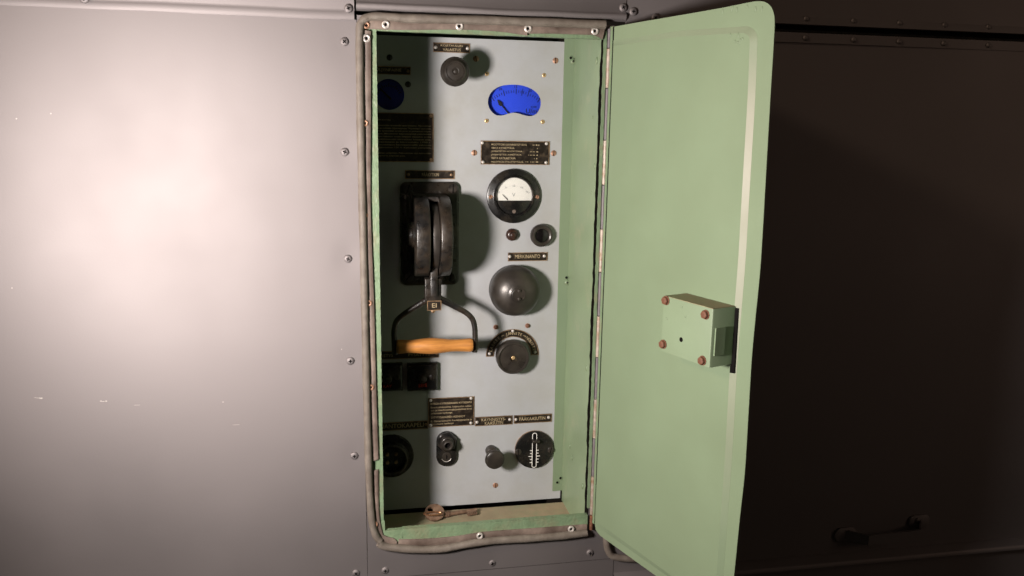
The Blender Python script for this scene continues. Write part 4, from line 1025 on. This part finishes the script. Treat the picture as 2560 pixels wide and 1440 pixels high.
def door_bevel_mat():
    """green paint that blends to a pale band along the top and free edges of the pressing"""
    m = mat('green_pale_paint', (0.184, 0.245, 0.154), 0.5, 0.0, 1.5, 0.05, 7.0, bump=0.2, bump_scale=260)
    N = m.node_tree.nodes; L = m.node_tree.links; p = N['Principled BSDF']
    at = N.new('ShaderNodeAttribute'); at.attribute_name = 'paleness'
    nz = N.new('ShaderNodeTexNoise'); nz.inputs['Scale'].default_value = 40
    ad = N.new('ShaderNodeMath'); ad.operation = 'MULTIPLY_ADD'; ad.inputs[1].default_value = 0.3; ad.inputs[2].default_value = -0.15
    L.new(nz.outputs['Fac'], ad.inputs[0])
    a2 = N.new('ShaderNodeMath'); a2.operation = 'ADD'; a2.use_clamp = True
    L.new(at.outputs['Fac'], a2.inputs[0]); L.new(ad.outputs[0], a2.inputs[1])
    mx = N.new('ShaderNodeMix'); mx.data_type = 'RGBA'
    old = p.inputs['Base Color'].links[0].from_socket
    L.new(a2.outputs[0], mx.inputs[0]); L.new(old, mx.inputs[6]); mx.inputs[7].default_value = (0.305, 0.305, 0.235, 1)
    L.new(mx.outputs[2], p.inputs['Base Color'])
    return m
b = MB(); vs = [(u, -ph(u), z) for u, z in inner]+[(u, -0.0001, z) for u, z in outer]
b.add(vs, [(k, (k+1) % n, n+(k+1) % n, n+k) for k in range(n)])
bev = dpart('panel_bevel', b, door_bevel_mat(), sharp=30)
paleness = bev.data.attributes.new('paleness', 'FLOAT', 'POINT')  # how far the bevel colour goes towards pale beige
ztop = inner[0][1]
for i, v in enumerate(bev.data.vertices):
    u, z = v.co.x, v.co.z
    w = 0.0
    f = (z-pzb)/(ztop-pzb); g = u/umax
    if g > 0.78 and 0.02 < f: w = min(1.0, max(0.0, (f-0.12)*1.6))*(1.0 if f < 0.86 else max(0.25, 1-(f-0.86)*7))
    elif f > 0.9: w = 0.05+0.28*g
    paleness.data[i].value = w
# hinge: leaf strip, knuckles, pin
b = MB(); nseg = 60; 
zt_, zb_ = dl_(1525, 67)[1], zbot+0.012
b.prism(rect(0.0012, LW-0.0020, zb_, zt_), -0.0022, 0.0002); dpart('hinge_leaf', b, M_GREENLIP)
b = MB(); b.prism([(LW-0.0022, dl_(1505, 1222)[1]), (LW-0.0022, zt_-0.001), (LW+0.0001, zt_-0.001), (LW+0.0001, dl_(1505, 1222)[1])], -0.0020, -0.0006); dpart('leaf_gap', b, M_DARK)
b = MB(); b.prism([(-0.0014, zb_), (0.0012, zb_), (0.0012, zt_), (-0.0014, zt_)], -0.0040, -0.0022); dpart('hinge_leaf', b, M_HINGELEAF)
def knuckle(y0, y1, m, r=0.0029):
    p, q = on(1510, y0, -0.006), on(1510, y1, -0.006)
    b = MB(); b.lathe([(0, q.z-CAMZ), (r, q.z-CAMZ+0.0004), (r, p.z-CAMZ-0.0004), (0, p.z-CAMZ)], 14, c=(-0.0008, 0), axis='z')
    return part('hinge_knuckle', b, m, door)
ks = [(121, 220), (351, 462), (573, 680), (790, 892), (997, 1094), (1190, 1284)]
for a, c in ks: knuckle(a, c, M_HINGE)
prev = 70
for a, c in ks: knuckle(prev+1, a-1, M_HINGELEAF, 0.0025); prev = c
o = knuckle(1286, 1322, M_RUST); o['label'] = 'rust-orange lowest knuckle of the hinge'
# small paint runs on the door edge
ME_RUN = dome(0.0016, 0.0007, 8).mesh('paint_run', [M_GREEN])
random.seed(3)
for px, py in [(1845+random.uniform(-40, 60), 15+random.uniform(0, 15)) for k in range(7)]+[(1850+random.uniform(-35, 20), 88+random.uniform(0, 22)) for k in range(8)]:
    u, z = dl_(px, py); inside = px < 1880 and py > 80
    o = link('paint_run', ME_RUN, door, (u, (1 if SGN > 0 else -1)*(ph(u) if inside else 0.0), z), rot=(0, 0, PI if SGN > 0 else 0)); o.scale = (1, 1, random.uniform(1, 2.2))

# ---- lock case on the door
BW = PH; 
bt = dl_(1838.5, 771, BW)
best = min((abs(dl_(1783, 776, BW+d*0.0005)[0]-bt[0]), d*0.0005) for d in range(20, 140))
LD = best[1]
TL, TR, BRt, BL = dl_(1658, 737, BW+LD), dl_(1783, 776, BW+LD), dl_(1773, 924, BW+LD), dl_(1655, 873, BW+LD)
u0 = (TL[0]+BL[0])/2; u1 = (TR[0]+BRt[0])/2; v1 = (TL[1]+TR[1])/2; v0 = (BL[1]+BRt[1])/2
print('lock depth', LD, 'size', u1-u0, v1-v0, 'door width', DWID, 'yaw', math.degrees(yaw), TL, TR, BRt, BL, 'f', FPX)
b = MB(); 
def boxr(b, u0, u1, v0, v1, h0, h1, bev):
    # bevel on the free-side vertical edge, like folded sheet
    prof = [(u0, h0), (u0, h1), (u1-bev, h1), (u1-bev*0.3, h1-bev*0.3), (u1, h1-bev), (u1, h0)]
    n = len(prof); vs = [(u, -h, v0) for u, h in prof]+[(u, -h, v1) for u, h in prof]
    b.add(vs, [(k, (k+1) % n, n+(k+1) % n, n+k) for k in range(n)]+[tuple(range(n)), tuple(reversed(range(n, 2*n)))])
boxr(b, u0, u1, v0, v1, BW-0.0028, BW+LD, 0.003)
lock = dpart('lock_case', b, M_GREEN, sharp=35)
b = MB(); b.box(u0+0.001, u1-0.001, -(BW+LD-0.0005), -(BW+0.0005), v1-0.0002, v1+0.0006); dpart('lock_top', b, M_DUSTY, lock)
ME_LB = hexbolt(0.0052, 0.0048); flip(ME_LB); ME_LB = ME_LB.mesh('bolt', [M_RUST])
for px, py in ((1661.5, 751.7), (1760.5, 787), (1654.6, 861), (1752.5, 902)):
    u, z = dl_(px, py, BW+LD+0.003); link('bolt', ME_LB, lock, (u, SGN*(BW+LD), z), rot=(0, random.uniform(0, 1), 0))
u, z = dl_(1703, 849, BW+LD)
b = MB(); b.prism([(u+x, z+y) for x, y in circ(0.0030, 20)], BW+LD-0.001, BW+LD+0.0003); dpart('keyhole', b, M_DARK, lock)
ME_RV = dome(0.0014, 0.0008, 10); flip(ME_RV); ME_RV = ME_RV.mesh('rivet', [M_GREEN])
for px, py in ((1704.5, 767), (1713, 792), (1667, 796)):
    u, z = dl_(px, py, BW+LD); link('rivet', ME_RV, lock, (u, SGN*(BW+LD), z))
# latch on the free side face, as pixel points of that side plane
sp0 = P0+DU*u1; 
def side(px, py): 
    q = onplane(px, py, sp0, DU)-sp0; return (q.dot(DN), q.z)
s1, s2 = side(1788, 820), side(1812, 885)
hA, hB = sorted((s1[0], s2[0])); zA, zB = sorted((s1[1], s2[1]))
print('latch', hA, hB, zA, zB)
hA = max(hA, BW+0.004); hB = min(hB, BW+LD-0.002)
b = MB(); b.box(u1-0.001, u1+0.0018, -hB, -(hA+0.003), zA, zB); dpart('latch_bolt', b, M_GREEN, lock)
# slot cut through the pressing beside the lock
qa, qb, qc, qd = dl_(1837, 769, PH), dl_(1847.5, 771, PH*0.45), dl_(1837, 933, PH*0.45), dl_(1825, 932, PH)
b = MB(); b.add([(qa[0], -PH-0.0007, qa[1]), (qb[0], -PH*0.5-0.0009, qb[1]), (qc[0], -PH*0.5-0.0009, qc[1]), (qd[0], -PH-0.0007, qd[1]),
                 (qa[0], -PH+0.0012, qa[1]), (qb[0], -PH*0.5+0.0012, qb[1]), (qc[0], -PH*0.5+0.0012, qc[1]), (qd[0], -PH+0.0012, qd[1])],
                [(0, 1, 2, 3), (7, 6, 5, 4), (0, 4, 5, 1), (1, 5, 6, 2), (2, 6, 7, 3), (3, 7, 4, 0)]); dpart('latch_slot', b, M_DARK)

# ================================================================== things on the wall to the right
# the corner of a second rubber seal seen behind the lower corner of the door
o = thing('seal_corner', (0, 0, CAMZ), 'short bent end of rubber seal behind the lower door corner', 'seal')
b = MB(); pth = smooth_path(wp([(1516, 1335), (1516, 1355), (1520, 1374), (1528, 1388), (1545, 1394), (1580, 1397), (1640, 1398)], -0.006), 5)
b.tube(pth, 0.0056, 12); part('bead', b, M_RUBBER, o)

# grab handle low on the dark side
def hp(px, py, h): 
    q = on(px, py, -h); return Vector((q.x, -h, q.z-CAMZ))
o = thing('grab_handle', (hp(2200, 1340, 0.0).x, 0, CAMZ+hp(2200, 1340, 0).z), 'painted grab handle bracket low on the dark wall at the right', 'handle')
ox, oz = o.location.x, o.location.z-CAMZ
def hl(px, py, h): q = hp(px, py, h); return Vector((q.x-ox, q.y, q.z-oz))
for px, py in ((2112, 1336), (2296, 1304)):
    q = hl(px, py, 0.002); b = MB(); b.prism(rrect(q.x-0.020, q.x+0.020, q.z-0.013, q.z+0.013, 0.011), 0.0005, 0.0045, bevel=0.001); f = part('foot', b, M_WALL, o)
    b = MB(); b.lathe([(0.004, 0.004), (0.0038, 0.006), (0, 0.0075)], 12, c=(q.x+(0.006 if px < 2200 else -0.004), q.z+0.005)); part('bolt_head', b, M_WALL, f)
A, B_ = hl(2112, 1338, 0.004), hl(2172, 1352, 0.030); Cc, D_ = hl(2300, 1338, 0.030), hl(2302, 1310, 0.004)
def strap(pts, w):
    b = MB(); vs = []; fs = []
    for p in pts: vs += [(p.x, p.y, p.z-w), (p.x, p.y, p.z+w), (p.x, p.y+0.004, p.z+w), (p.x, p.y+0.004, p.z-w)]
    for i in range(len(pts)-1):
        for k in range(4): fs.append((i*4+k, i*4+(k+1) % 4, i*4+4+(k+1) % 4, i*4+4+k))
    fs += [(0, 1, 2, 3), tuple(range(len(pts)*4-1, len(pts)*4-5, -1))]
    b.add(vs, fs); return b
part('bar', strap([A, B_, B_.lerp(Cc, 0.5), Cc, D_], 0.009), M_WALL, o)
